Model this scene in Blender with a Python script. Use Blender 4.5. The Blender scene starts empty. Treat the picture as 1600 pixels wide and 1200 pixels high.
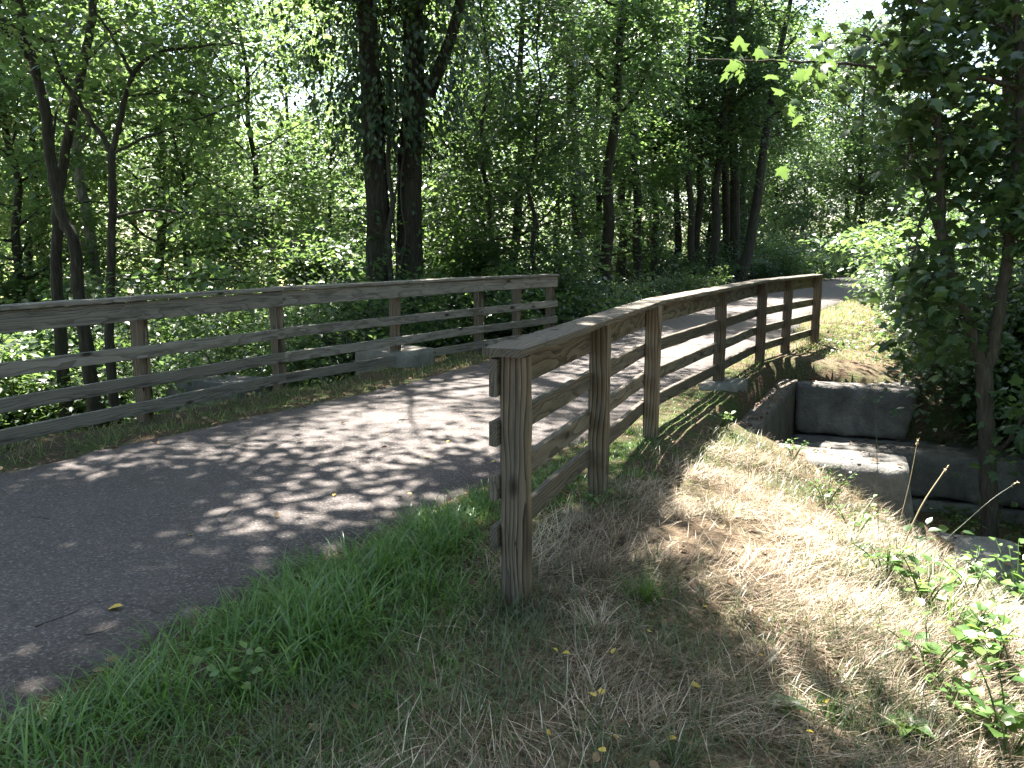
import bpy, math, random
import numpy as np
from mathutils import Vector, Matrix

# ------------------------------------------------------------------ scene, camera, light
S = bpy.context.scene
COL = S.collection
rad = math.radians
F_PX, EYE, PITCH = 1310.0, 1.6, math.atan((600 - 388) / 1310.0)

cam_d = bpy.data.cameras.new('camera')
cam = bpy.data.objects.new('camera', cam_d)
COL.objects.link(cam)
cam.location = (0, 0, EYE)
cam.rotation_euler = (math.pi / 2 - PITCH, 0, 0)
cam_d.sensor_width = 36.0
cam_d.lens = 36.0 * F_PX / 1600.0
cam_d.clip_start = 0.05
cam_d.clip_end = 1500
S.camera = cam

SUN_EL, SUN_AZ = rad(61), rad(-13)           # azimuth measured from +Y towards +X
world = bpy.data.worlds.new('World')
S.world = world
world.use_nodes = True
wn = world.node_tree
bg = wn.nodes['Background']
sky = wn.nodes.new('ShaderNodeTexSky')
sky.sky_type = 'NISHITA'
sky.sun_disc = False
sky.sun_elevation = SUN_EL
sky.sun_rotation = SUN_AZ
sky.air_density = 1.0
sky.dust_density = 2.0
wn.links.new(sky.outputs[0], bg.inputs[0])
bg.inputs[1].default_value = 0.062

sun_d = bpy.data.lights.new('sun', 'SUN')
sun_d.energy = 5.0
sun_d.angle = rad(0.53)
sun_d.color = (1.0, 0.955, 0.88)
sun = bpy.data.objects.new('sun', sun_d)
COL.objects.link(sun)
SV = Vector((math.sin(SUN_AZ) * math.cos(SUN_EL), math.cos(SUN_AZ) * math.cos(SUN_EL), math.sin(SUN_EL)))
sun.rotation_euler = SV.to_track_quat('Z', 'Y').to_euler()
sun.location = (-10, 30, 60)

S.view_settings.view_transform = 'Standard'
S.view_settings.look = 'None'
S.view_settings.exposure = 3.18
S.view_settings.gamma = 1.0
S.view_settings.use_curve_mapping = False
S.render.engine = 'CYCLES'
cy = S.cycles
cy.use_denoising = True
cy.use_adaptive_sampling = True
cy.adaptive_threshold = 0.02
cy.max_bounces = 7
cy.diffuse_bounces = 3
cy.glossy_bounces = 2
cy.transmission_bounces = 4
cy.transparent_max_bounces = 4
cy.caustics_reflective = False
cy.caustics_refractive = False

# ------------------------------------------------------------------ helpers
RNG = np.random.default_rng(11)
random.seed(5)
CT, ST = math.cos(PITCH), math.sin(PITCH)


def at(x, y, Y):
    """point at ground distance Y seen in direction of photo position (x, y)"""
    v = y - 600
    dy = F_PX * CT - v * ST
    return Vector(((x - 800) * Y / dy, Y, EYE + (-F_PX * ST - v * CT) * Y / dy))


def xat(x, Y):
    return (x - 800) * Y / (F_PX * CT + 100 * ST)


def project(P):
    P = np.asarray(P)
    dz = P[:, 2] - EYE
    F = P[:, 1] * CT - dz * ST
    U = P[:, 1] * ST + dz * CT
    return 800 + F_PX * P[:, 0] / F, 600 - F_PX * U / F, F


def tag(o, label=None, cat=None, group=None, kind=None):
    if label: o['label'] = label
    if cat: o['category'] = cat
    if group: o['group'] = group
    if kind: o['kind'] = kind
    return o


def empty(name, loc=(0, 0, 0)):
    o = bpy.data.objects.new(name, None)
    o.location = loc
    o.empty_display_size = 0.1
    COL.objects.link(o)
    return o


def link(name, mesh, mat=None, parent=None, loc=None):
    o = bpy.data.objects.new(name, mesh)
    if mat is not None and not mesh.materials:
        mesh.materials.append(mat)
    COL.objects.link(o)
    if parent is not None:
        o.parent = parent
    if loc is not None:
        o.location = loc
    return o


def mesh_np(name, V, Fc, smooth=False, **attrs):
    """V (n,3), Fc (m,k) with k = 3 or 4"""
    V = np.asarray(V, dtype=np.float32)
    Fc = np.asarray(Fc, dtype=np.int32)
    me = bpy.data.meshes.new(name)
    me.vertices.add(len(V))
    me.vertices.foreach_set('co', V.ravel())
    m, k = Fc.shape
    me.loops.add(m * k)
    me.loops.foreach_set('vertex_index', Fc.ravel())
    me.polygons.add(m)
    me.polygons.foreach_set('loop_start', np.arange(0, m * k, k, dtype=np.int32))
    if smooth:
        me.polygons.foreach_set('use_smooth', np.ones(m, dtype=bool))
    for a, val in attrs.items():
        at_ = me.attributes.new(a, 'FLOAT', 'POINT')
        at_.data.foreach_set('value', np.asarray(val, dtype=np.float32))
    me.update(calc_edges=True)
    return me


class Geo:
    def __init__(self):
        self.v, self.f, self.n = [], [], 0

    def add(self, V, Fq):
        self.v.append(np.asarray(V, dtype=np.float32))
        self.f.append(np.asarray(Fq, dtype=np.int32) + self.n)
        self.n += len(V)

    def tube(self, pts, radii, sides=6):
        pts = np.asarray(pts, dtype=float)
        n = len(pts)
        T = np.gradient(pts, axis=0)
        T /= np.linalg.norm(T, axis=1)[:, None] + 1e-9
        ref = np.array([1.0, 0, 0]) if abs(T[0, 0]) < 0.8 else np.array([0, 1.0, 0])
        A = np.cross(T, ref)
        A /= np.linalg.norm(A, axis=1)[:, None] + 1e-9
        B = np.cross(T, A)
        ang = np.linspace(0, 2 * math.pi, sides, endpoint=False)
        R = np.asarray(radii)[:, None, None]
        V = pts[:, None, :] + R * (np.cos(ang)[None, :, None] * A[:, None, :] + np.sin(ang)[None, :, None] * B[:, None, :])
        V = V.reshape(-1, 3)
        i = np.arange(n - 1)[:, None] * sides
        j = np.arange(sides)[None, :]
        j2 = (j + 1) % sides
        Fq = np.stack([i + j, i + j2, i + sides + j2, i + sides + j], -1).reshape(-1, 4)
        self.add(V, Fq)

    def mesh(self, name, smooth=True):
        return mesh_np(name, np.concatenate(self.v), np.concatenate(self.f), smooth)


def spline(P, n):
    P = np.asarray(P, dtype=float)
    Q = np.vstack([2 * P[0] - P[1], P, 2 * P[-1] - P[-2]])
    out = []
    segs = len(P) - 1
    for t in np.linspace(0, segs, n):
        i = min(int(t), segs - 1)
        u = t - i
        a, b, c, d = Q[i], Q[i + 1], Q[i + 2], Q[i + 3]
        out.append(0.5 * ((2 * b) + (-a + c) * u + (2 * a - 5 * b + 4 * c - d) * u * u + (-a + 3 * b - 3 * c + d) * u ** 3))
    return np.array(out)


def vnoise(X, Y, scale, seed=0):
    """smooth value noise -1..1"""
    r = np.random.default_rng(seed)
    tab = r.uniform(-1, 1, (64, 64))
    x, y = X * scale, Y * scale
    xi, yi = np.floor(x).astype(int), np.floor(y).astype(int)
    fx, fy = x - xi, y - yi
    fx, fy = fx * fx * (3 - 2 * fx), fy * fy * (3 - 2 * fy)
    g = lambda a, b: tab[a % 64, b % 64]
    return (g(xi, yi) * (1 - fx) + g(xi + 1, yi) * fx) * (1 - fy) + (g(xi, yi + 1) * (1 - fx) + g(xi + 1, yi + 1) * fx) * fy


def sstep(a, b, x):
    t = np.clip((x - a) / (b - a), 0, 1)
    return t * t * (3 - 2 * t)


# ------------------------------------------------------------------ materials
class NT:
    def __init__(self, name):
        self.m = bpy.data.materials.new(name)
        self.m.use_nodes = True
        self.t = self.m.node_tree
        self.b = self.t.nodes['Principled BSDF']
        self.out = self.t.nodes['Material Output']

    def n(self, kind, **kw):
        nd = self.t.nodes.new('ShaderNode' + kind)
        for k, v in kw.items():
            if k in nd.inputs.keys():
                nd.inputs[k].default_value = v
            else:
                setattr(nd, k, v)
        return nd

    def l(self, a, b):
        self.t.links.new(a, b)

    def ramp(self, src, stops, interp='LINEAR'):
        r = self.n('ValToRGB')
        r.color_ramp.interpolation = interp
        els = r.color_ramp.elements
        while len(els) < len(stops):
            els.new(0.5)
        for e, (p, c) in zip(els, stops):
            e.position = p
            e.color = (*c, 1) if len(c) == 3 else c
        self.l(src, r.inputs[0])
        return r.outputs[0]

    def mix(self, fac, a, b, mode='MIX'):
        m = self.n('Mix', data_type='RGBA', blend_type=mode)
        for s, v in ((m.inputs[0], fac), (m.inputs[6], a), (m.inputs[7], b)):
            if hasattr(v, 'is_output') or isinstance(v, bpy.types.NodeSocket):
                self.l(v, s)
            else:
                s.default_value = v if isinstance(v, (int, float)) else (*v, 1)
        return m.outputs[2]

    def noise(self, vec, scale, detail=4, rough=0.55, dist=0.0):
        nd = self.n('TexNoise')
        nd.inputs['Scale'].default_value = scale
        nd.inputs['Detail'].default_value = detail
        nd.inputs['Roughness'].default_value = rough
        nd.inputs['Distortion'].default_value = dist
        if vec is not None:
            self.l(vec, nd.inputs['Vector'])
        return nd.outputs[0]

    def mapping(self, vec, scale=(1, 1, 1), rot=(0, 0, 0), loc=(0, 0, 0)):
        nd = self.n('Mapping')
        nd.inputs['Scale'].default_value = scale
        nd.inputs['Rotation'].default_value = rot
        nd.inputs['Location'].default_value = loc
        self.l(vec, nd.inputs[0])
        return nd.outputs[0]

    def bump(self, h, strength=0.3, dist=0.01):
        nd = self.n('Bump')
        nd.inputs['Strength'].default_value = strength
        nd.inputs['Distance'].default_value = dist
        self.l(h, nd.inputs['Height'])
        self.l(nd.outputs[0], self.b.inputs['Normal'])
        return nd

    def coord(self, kind='Object'):
        return self.n('TexCoord').outputs[kind]

    def rough(self, v, spec=0.3):
        self.b.inputs['Roughness'].default_value = v
        self.b.inputs['Specular IOR Level'].default_value = spec


def leaf_material(name, dark, mid, light, trans, tfac=0.42, spec=0.5, rough=0.36):
    k = NT(name)
    a = k.n('Attribute', attribute_name='rnd')
    c = k.ramp(a.outputs['Fac'], [(0, dark), (0.55, mid), (1, light)])
    oi = k.n('ObjectInfo')
    hs = k.n('HueSaturation')
    mr = k.n('MapRange')
    mr.inputs['To Min'].default_value = 0.485
    mr.inputs['To Max'].default_value = 0.512
    k.l(oi.outputs['Random'], mr.inputs['Value'])
    k.l(mr.outputs[0], hs.inputs['Hue'])
    mv = k.n('MapRange')
    mv.inputs['To Min'].default_value = 0.85
    mv.inputs['To Max'].default_value = 1.12
    mm = k.n('Math', operation='FRACT')
    m2 = k.n('Math', operation='MULTIPLY')
    m2.inputs[1].default_value = 7.31
    k.l(oi.outputs['Random'], m2.inputs[0])
    k.l(m2.outputs[0], mm.inputs[0])
    k.l(mm.outputs[0], mv.inputs['Value'])
    k.l(mv.outputs[0], hs.inputs['Value'])
    k.l(c, hs.inputs['Color'])
    k.l(hs.outputs[0], k.b.inputs['Base Color'])
    k.rough(rough, spec)
    tr = k.n('BsdfTranslucent')
    tc = k.mix(0.5, hs.outputs[0], trans)
    k.l(tc, tr.inputs['Color'])
    ms = k.n('MixShader')
    ms.inputs[0].default_value = tfac
    k.l(k.b.outputs[0], ms.inputs[1])
    k.l(tr.outputs[0], ms.inputs[2])
    k.l(ms.outputs[0], k.out.inputs['Surface'])
    return k.m


def bark_material(name, c1, c2, c3, sc=1.0):
    k = NT(name)
    v = k.coord()
    mp = k.mapping(v, (1, 1, 0.14))
    n1 = k.noise(mp, 26 * sc, 5, 0.6, 0.6)
    n2 = k.noise(v, 2.2, 3)
    c = k.ramp(n1, [(0.3, c1), (0.52, c2), (0.72, c3)])
    c = k.mix(k.ramp(n2, [(0.35, (0, 0, 0)), (0.7, (1, 1, 1))]), c, k.mix(0.5, c, (0.045, 0.05, 0.03)))
    k.l(c, k.b.inputs['Base Color'])
    k.rough(0.9, 0.15)
    k.bump(n1, 0.9, 0.03)
    return k.m


def wood_material(name, light, mid, dark, grain=34.0):
    k = NT(name)
    v = k.coord()
    oi = k.n('ObjectInfo')
    vm = k.n('VectorMath', operation='SCALE')
    cx = k.n('CombineXYZ')
    m1 = k.n('Math', operation='MULTIPLY'); m1.inputs[1].default_value = 37.0
    m2 = k.n('Math', operation='MULTIPLY'); m2.inputs[1].default_value = 0.11
    m3 = k.n('Math', operation='MULTIPLY'); m3.inputs[1].default_value = 0.07
    for m in (m1, m2, m3):
        k.l(oi.outputs['Random'], m.inputs[0])
    k.l(m1.outputs[0], cx.inputs[0]); k.l(m2.outputs[0], cx.inputs[1]); k.l(m3.outputs[0], cx.inputs[2])
    ad = k.n('VectorMath', operation='ADD')
    k.l(v, ad.inputs[0]); k.l(cx.outputs[0], ad.inputs[1])
    st = k.mapping(ad.outputs[0], (0.16, 1, 1), (0, rad(1.6), rad(2.2)), (0, 0.03, 0.05))
    wp = k.n('TexNoise'); wp.inputs['Scale'].default_value = 2.2; wp.inputs['Detail'].default_value = 2
    k.l(k.mapping(ad.outputs[0], (0.55, 2.6, 2.6)), wp.inputs['Vector'])
    ws = k.n('VectorMath', operation='MULTIPLY_ADD')
    ws.inputs[1].default_value = (0.0, 0.085, 0.085)
    k.l(wp.outputs['Color'], ws.inputs[0]); k.l(st, ws.inputs[2])
    st = ws.outputs[0]
    w = k.n('TexWave', wave_type='RINGS', rings_direction='X', wave_profile='SAW')
    w.inputs['Scale'].default_value = grain
    w.inputs['Distortion'].default_value = 6.0
    w.inputs['Detail'].default_value = 2.0
    w.inputs['Detail Scale'].default_value = 0.5
    w.inputs['Detail Roughness'].default_value = 0.5
    k.l(st, w.inputs['Vector'])
    fib = k.noise(k.mapping(ad.outputs[0], (1.2, 60, 60)), 4.0, 4, 0.65)
    blot = k.noise(k.mapping(ad.outputs[0], (1.4, 6, 6)), 2.0, 4, 0.6)
    c = k.ramp(k_mixv(k, w.outputs[1], fib), [(0.0, dark), (0.16, dark), (0.38, mid), (0.85, light), (1.0, mid)])
    c = k.mix(k.ramp(fib, [(0.35, (0, 0, 0)), (0.68, (0.75, 0.75, 0.75))]), c, k.mix(0.65, c, dark))
    c = k.mix(k.ramp(blot, [(0.38, (0, 0, 0)), (0.72, (0.8, 0.8, 0.8))]), c, k.mix(0.55, c, (0.10, 0.092, 0.08)))
    # sparse knots
    vo = k.n('TexVoronoi', feature='F1')
    vo.inputs['Scale'].default_value = 1.0
    k.l(k.mapping(ad.outputs[0], (2.1, 5.2, 5.2)), vo.inputs['Vector'])
    c = k.mix(k.ramp(vo.outputs['Distance'], [(0.07, (1, 1, 1)), (0.17, (0, 0, 0))]), c, (0.020, 0.013, 0.008))
    # drying checks: thin dark splits along the grain
    chk = k.noise(k.mapping(ad.outputs[0], (0.9, 26, 26)), 1.6, 3, 0.5, 0.4)
    ck = k.ramp(chk, [(0.478, (0, 0, 0)), (0.497, (1, 1, 1)), (0.503, (1, 1, 1)), (0.522, (0, 0, 0))])
    gate = k.ramp(k.noise(k.mapping(ad.outputs[0], (1.1, 4, 4)), 1.3, 2), [(0.5, (0, 0, 0)), (0.6, (0.85, 0.85, 0.85))])
    c = k.mix(k.mix(1.0, ck, gate, 'MULTIPLY'), c, (0.018, 0.014, 0.011))
    # dark mildew streaks
    mil = k.noise(k.mapping(ad.outputs[0], (0.7, 9, 9)), 1.7, 5, 0.7)
    c = k.mix(k.ramp(mil, [(0.52, (0, 0, 0)), (0.70, (0.85, 0.85, 0.85))]), c, (0.045, 0.042, 0.034))
    hs = k.n('HueSaturation')
    mr = k.n('MapRange'); mr.inputs['To Min'].default_value = 0.78; mr.inputs['To Max'].default_value = 1.18
    k.l(oi.outputs['Random'], mr.inputs['Value']); k.l(mr.outputs[0], hs.inputs['Value']); k.l(c, hs.inputs['Color'])
    k.l(hs.outputs[0], k.b.inputs['Base Color'])
    k.rough(0.82, 0.2)
    hm = k.mix(0.5, w.outputs[1], fib)
    k.bump(hm, 0.55, 0.004)
    return k.m


def k_mixv(k, a, b):
    m = k.n('Mix', data_type='FLOAT')
    m.inputs[0].default_value = 0.22
    k.l(a, m.inputs[2]); k.l(b, m.inputs[3])
    return m.outputs[0]


def k_half(k, sock):
    m = k.n('Math', operation='MULTIPLY')
    m.inputs[1].default_value = 0.5
    k.l(sock, m.inputs[0])
    return m.outputs[0]


def make_materials():
    M = {}
    # asphalt
    k = NT('asphalt')
    v = k.coord()
    vo = k.n('TexVoronoi', feature='F1'); vo.inputs['Scale'].default_value = 95; k.l(v, vo.inputs['Vector'])
    sep = k.n('SeparateColor'); k.l(vo.outputs['Color'], sep.inputs[0])
    c = k.ramp(sep.outputs[0], [(0.0, (0.034, 0.028, 0.025)), (0.55, (0.062, 0.051, 0.046)), (0.88, (0.105, 0.087, 0.079)), (1.0, (0.20, 0.18, 0.168))])
    big = k.noise(v, 0.7, 5, 0.6)
    c = k.mix(k.ramp(big, [(0.35, (0, 0, 0)), (0.7, (0.5, 0.5, 0.5))]), c, (0.088, 0.076, 0.070))
    fine = k.noise(v, 55, 3, 0.7)
    c = k.mix(k.ramp(fine, [(0.4, (0, 0, 0)), (0.75, (0.55, 0.55, 0.55))]), c, (0.034, 0.029, 0.027))
    # faint worn scuffs that run along the path
    sc = k.noise(k.mapping(v, (3.2, 0.5, 1), (0, 0, rad(30))), 2.3, 6, 0.7, 1.2)
    c = k.mix(k.ramp(sc, [(0.56, (0, 0, 0)), (0.72, (0.35, 0.35, 0.35))]), c, (0.120, 0.105, 0.096))
    ea = k.n('Attribute', attribute_name='edge')
    en = k.n('Math', operation='ADD')
    k.l(ea.outputs['Fac'], en.inputs[0])
    em = k.n('Math', operation='MULTIPLY'); em.inputs[1].default_value = 0.5
    k.l(k.noise(v, 4.5, 6, 0.7), em.inputs[0])
    k.l(em.outputs[0], en.inputs[1])
    c = k.mix(k.ramp(k_half(k, en.outputs[0]), [(0.56, (0, 0, 0)), (0.68, (0.8, 0.8, 0.8))]), c, (0.085, 0.064, 0.046))
    # hairline cracks
    cv = k.n('TexVoronoi', feature='DISTANCE_TO_EDGE'); cv.inputs['Scale'].default_value = 0.42
    wob = k.n('VectorMath', operation='ADD')
    nv = k.n('TexNoise'); nv.inputs['Scale'].default_value = 2.0; nv.inputs['Detail'].default_value = 5
    k.l(v, nv.inputs['Vector'])
    k.l(v, wob.inputs[0]); k.l(nv.outputs['Color'], wob.inputs[1]); k.l(wob.outputs[0], cv.inputs['Vector'])
    cg = k.ramp(k.noise(v, 0.9, 2), [(0.5, (0, 0, 0)), (0.6, (0.7, 0.7, 0.7))])
    c = k.mix(k.mix(1.0, k.ramp(cv.outputs['Distance'], [(0.0, (1, 1, 1)), (0.006, (0, 0, 0))]), cg, 'MULTIPLY'), c, (0.016, 0.014, 0.013))
    k.l(c, k.b.inputs['Base Color'])
    k.rough(0.86, 0.25)
    k.bump(k.mix(0.5, vo.outputs['Distance'], fine), 0.55, 0.006)
    M['asphalt'] = k.m
    # ground: attribute "dry" = trampled straw zone, "far" = open meadow, rest woodland soil
    k = NT('ground')
    v = k.coord()
    n1 = k.noise(v, 3.0, 6, 0.65)
    n2 = k.noise(v, 38, 5, 0.7)
    n3 = k.noise(v, 0.35, 3, 0.5)
    soil = k.ramp(n2, [(0.3, (0.028, 0.020, 0.014)), (0.5, (0.075, 0.052, 0.034)), (0.72, (0.16, 0.115, 0.075))])
    green = k.ramp(n2, [(0.3, (0.02, 0.035, 0.012)), (0.55, (0.05, 0.075, 0.022)), (0.75, (0.10, 0.11, 0.045))])
    straw = k.ramp(n2, [(0.3, (0.035, 0.025, 0.017)), (0.5, (0.10, 0.074, 0.048)), (0.72, (0.24, 0.19, 0.125))])
    mead = k.ramp(n2, [(0.3, (0.16, 0.17, 0.06)), (0.7, (0.38, 0.36, 0.17))])
    base = k.mix(k.ramp(n1, [(0.42, (0, 0, 0)), (0.62, (1, 1, 1))]), soil, green)
    a = k.n('Attribute', attribute_name='dry')
    f = k.n('Attribute', attribute_name='far')
    c = k.mix(a.outputs['Fac'], base, k.mix(k.ramp(n1, [(0.36, (0, 0, 0)), (0.5, (1, 1, 1))]), soil, straw))
    c = k.mix(f.outputs['Fac'], c, mead)
    k.l(c, k.b.inputs['Base Color'])
    k.rough(0.95, 0.1)
    k.bump(n2, 0.8, 0.03)
    M['ground'] = k.m
    # weathered concrete and stone
    def stone(name, c1, c2, c3, moss):
        k = NT(name)
        v = k.coord()
        n1 = k.noise(v, 2.4, 7, 0.65, 0.4)
        n2 = k.noise(v, 45, 4, 0.7)
        n3 = k.noise(k.mapping(v, (6, 6, 0.6)), 1.5, 5, 0.6)
        c = k.ramp(n1, [(0.3, c1), (0.5, c2), (0.72, c3)])
        c = k.mix(k.ramp(n2, [(0.35, (0.5, 0.5, 0.5)), (0.6, (0, 0, 0))]), c, k.mix(0.6, c, (0.05, 0.05, 0.048)))
        c = k.mix(k.ramp(n3, [(0.5, (0, 0, 0)), (0.75, (0.6, 0.6, 0.6))]), c, k.mix(0.6, c, (0.07, 0.068, 0.06)))
        c = k.mix(k.ramp(k.noise(v, 1.1, 5, 0.6), [(0.58, (0, 0, 0)), (0.75, (moss, moss, moss))]), c, (0.06, 0.072, 0.03))
        vo = k.n('TexVoronoi', feature='F1'); vo.inputs['Scale'].default_value = 24; k.l(v, vo.inputs['Vector'])
        k.l(c, k.b.inputs['Base Color'])
        k.rough(0.92, 0.2)
        k.bump(k.mix(0.45, n2, k.mix(0.5, n1, vo.outputs['Distance'])), 0.95, 0.03)
        return k.m
    M['stone'] = stone('weathered_stone', (0.070, 0.065, 0.059), (0.135, 0.127, 0.115), (0.245, 0.232, 0.208), 0.4)
    M['concrete'] = stone('pale_concrete', (0.14, 0.128, 0.11), (0.21, 0.195, 0.168), (0.29, 0.27, 0.235), 0.5)
    M['wall'] = stone('stained_concrete', (0.07, 0.058, 0.046), (0.115, 0.098, 0.080), (0.18, 0.158, 0.13), 0.5)
    M['wood'] = wood_material('weathered_board', (0.190, 0.163, 0.130), (0.132, 0.110, 0.084), (0.042, 0.032, 0.023), 22)
    M['wood_grey'] = wood_material('silvered_board', (0.27, 0.245, 0.212), (0.225, 0.200, 0.168), (0.125, 0.105, 0.084), 22)
    M['post'] = wood_material('post_timber', (0.225, 0.175, 0.125), (0.145, 0.106, 0.072), (0.024, 0.016, 0.010), 13)
    k = NT('fastener'); k.b.inputs['Base Color'].default_value = (0.09, 0.075, 0.06, 1); k.b.inputs['Metallic'].default_value = 0.6; k.rough(0.6); M['bolt'] = k.m
    M['bark'] = bark_material('bark', (0.011, 0.009, 0.007), (0.034, 0.027, 0.021), (0.075, 0.063, 0.050))
    M['bark_pale'] = bark_material('pale_bark', (0.10, 0.09, 0.078), (0.22, 0.20, 0.175), (0.38, 0.36, 0.33), 0.7)
    M['bark_young'] = bark_material('young_bark', (0.030, 0.026, 0.021), (0.066, 0.057, 0.046), (0.12, 0.105, 0.085), 1.5)
    M['leaf'] = leaf_material('leaf', (0.028, 0.062, 0.022), (0.050, 0.100, 0.033), (0.085, 0.136, 0.044), (0.24, 0.37, 0.085), 0.52)
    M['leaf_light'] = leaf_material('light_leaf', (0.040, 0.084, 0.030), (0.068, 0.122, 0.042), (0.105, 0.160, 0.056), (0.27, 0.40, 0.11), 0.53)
    M['leaf_dark'] = leaf_material('dark_leaf', (0.023, 0.048, 0.022), (0.039, 0.076, 0.032), (0.064, 0.106, 0.043), (0.18, 0.29, 0.075), 0.46)
    M['maple'] = leaf_material('maple_leaf', (0.024, 0.052, 0.022), (0.040, 0.080, 0.030), (0.070, 0.115, 0.042), (0.19, 0.30, 0.06), 0.42)
    M['ivy'] = leaf_material('ivy_leaf', (0.018, 0.036, 0.013), (0.030, 0.058, 0.019), (0.055, 0.09, 0.028), (0.10, 0.18, 0.035), 0.28, 0.45, 0.35)
    M['grass'] = leaf_material('grass_blade', (0.030, 0.080, 0.013), (0.072, 0.160, 0.028), (0.16, 0.25, 0.07), (0.20, 0.36, 0.045), 0.4, 0.5, 0.36)
    M['grass_grey'] = leaf_material('dull_grass_blade', (0.040, 0.062, 0.024), (0.080, 0.108, 0.045), (0.18, 0.185, 0.09), (0.20, 0.26, 0.08), 0.32, 0.45, 0.4)
    M['straw'] = leaf_material('straw', (0.072, 0.050, 0.032), (0.29, 0.225, 0.150), (0.58, 0.51, 0.38), (0.42, 0.33, 0.18), 0.2, 0.25, 0.6)
    M['verge'] = leaf_material('verge_blade', (0.07, 0.10, 0.03), (0.15, 0.18, 0.055), (0.34, 0.30, 0.15), (0.28, 0.32, 0.08), 0.35, 0.3, 0.5)
    M['weed'] = leaf_material('weed_leaf', (0.05, 0.105, 0.026), (0.085, 0.16, 0.038), (0.13, 0.21, 0.055), (0.26, 0.40, 0.06), 0.42)
    M['litter'] = leaf_material('dead_leaf', (0.055, 0.034, 0.020), (0.14, 0.088, 0.050), (0.30, 0.21, 0.12), (0.25, 0.15, 0.06), 0.15, 0.2, 0.7)
    M['yellow'] = leaf_material('yellow_leaf', (0.42, 0.30, 0.03), (0.55, 0.43, 0.06), (0.60, 0.52, 0.14), (0.6, 0.5, 0.06), 0.25, 0.3, 0.5)
    M['stalk'] = leaf_material('dry_stalk', (0.33, 0.26, 0.16), (0.42, 0.34, 0.22), (0.55, 0.47, 0.33), (0.4, 0.3, 0.15), 0.1, 0.2, 0.7)
    M['twig'] = leaf_material('twig', (0.05, 0.04, 0.032), (0.08, 0.065, 0.05), (0.12, 0.1, 0.08), (0.05, 0.04, 0.03), 0.02, 0.2, 0.8)
    return M


M = make_materials()

# ------------------------------------------------------------------ trail line, terrain
CL = spline([(-9.5, -12), (-6.9, -5.6), (-5.3, -1.7), (-4.15, 1.2), (-3.2, 3.3), (-2.35, 5.0), (-1.2, 7.0), (-0.05, 8.9), (1.1, 11.3),
             (4.0, 16.8), (6.15, 21.7), (10.6, 29.8), (17.5, 42.9), (22.6, 50.6), (31, 58), (44, 63), (70, 66)], 520)
CT_ = np.gradient(CL, axis=0)
CT_ /= np.linalg.norm(CT_, axis=1)[:, None]
CN_ = np.stack([CT_[:, 1], -CT_[:, 0]], 1)          # to the right


def lateral(X, Y):
    P = np.stack([np.ravel(X), np.ravel(Y)], 1)
    out = np.empty(len(P))
    CC = CL[::5]
    c2 = (CC ** 2).sum(1)
    for i in range(0, len(P), 40000):
        Q = P[i:i + 40000]
        j = (c2[None] - 2 * Q @ CC.T).argmin(1) * 5
        J = np.clip(j[:, None] + np.arange(-3, 4)[None], 0, len(CL) - 1)
        d2 = ((Q[:, None, :] - CL[J]) ** 2).sum(-1)
        b = d2.argmin(1)
        j = J[np.arange(len(Q)), b]
        u = ((Q - CL[j]) * CN_[j]).sum(1)
        out[i:i + 40000] = np.sign(u) * np.maximum(np.abs(u), np.sqrt(d2[np.arange(len(Q)), b]) - 0.02)
    return out.reshape(np.shape(X))


# culvert frame: origin at near inner corner, a along the headwall, b away from the trail
CO = np.array([2.40, 8.25])
CA = np.array([1.7, 3.65]); CA /= np.linalg.norm(CA)
CB = np.array([CA[1], -CA[0]])


def culv(X, Y):
    dx, dy = X - CO[0], Y - CO[1]
    return dx * CA[0] + dy * CA[1], dx * CB[0] + dy * CB[1]


def cpt(along, out, z=0.0):
    p = CO + CA * along + CB * out
    return Vector((p[0], p[1], z))


def terrain(X, Y, U=None):
    X, Y = np.asarray(X, float), np.asarray(Y, float)
    if U is None:
        U = lateral(X, Y)
    al, ou = culv(X, Y)
    d = np.maximum(U - 2.15, 0)
    near = sstep(3.8, 5.5, al)
    k1 = 0.06 + 0.30 * sstep(-3.4, -0.7, al) * (1 - near) + 0.04 * near
    k2 = (0.13 + 0.06 * sstep(-4.5, -1.5, al)) * (1 - near)
    ds = np.maximum(d - 0.22 * sstep(-1.5, 0.5, al), 0)
    zr = -k1 * ds - k2 * np.maximum(d - 1.1, 0) - 0.16 * np.maximum(d - 2.6, 0) * near - 0.5 * np.maximum(d - 2.45, 0) * (1 - near)
    zr = np.maximum(zr, -1.75)
    e = np.maximum(-U - 2.5, 0)
    zl = -np.minimum(0.42 * e, 1.55)
    open_ = sstep(17, 24, Y)
    zl = zl * (1 - 0.65 * open_ * sstep(40, 20, -X + 5))
    z = np.where(U > 0, zr, zl)
    # channel of the culvert
    cut = sstep(-0.32, -0.06, ou) * sstep(-0.40, -0.08, al) * sstep(4.4, 4.1, al)
    z = z * (1 - cut) + cut * np.minimum(-1.75, z)
    rough = 0.035 * vnoise(X, Y, 1.7, 3) + 0.016 * vnoise(X, Y, 5.1, 4)
    off = sstep(1.6, 2.3, np.abs(U))
    z = z + rough * off + 0.12 * vnoise(X, Y, 0.22, 7) * sstep(5, 12, np.abs(U))
    return np.where(np.abs(U) < 1.62, -0.05 + 0.05 * sstep(1.40, 1.62, np.abs(U)) - 0.012, z - 0.012)


def tz(x, y):
    return float(terrain(np.array([x]), np.array([y]))[0])


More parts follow.
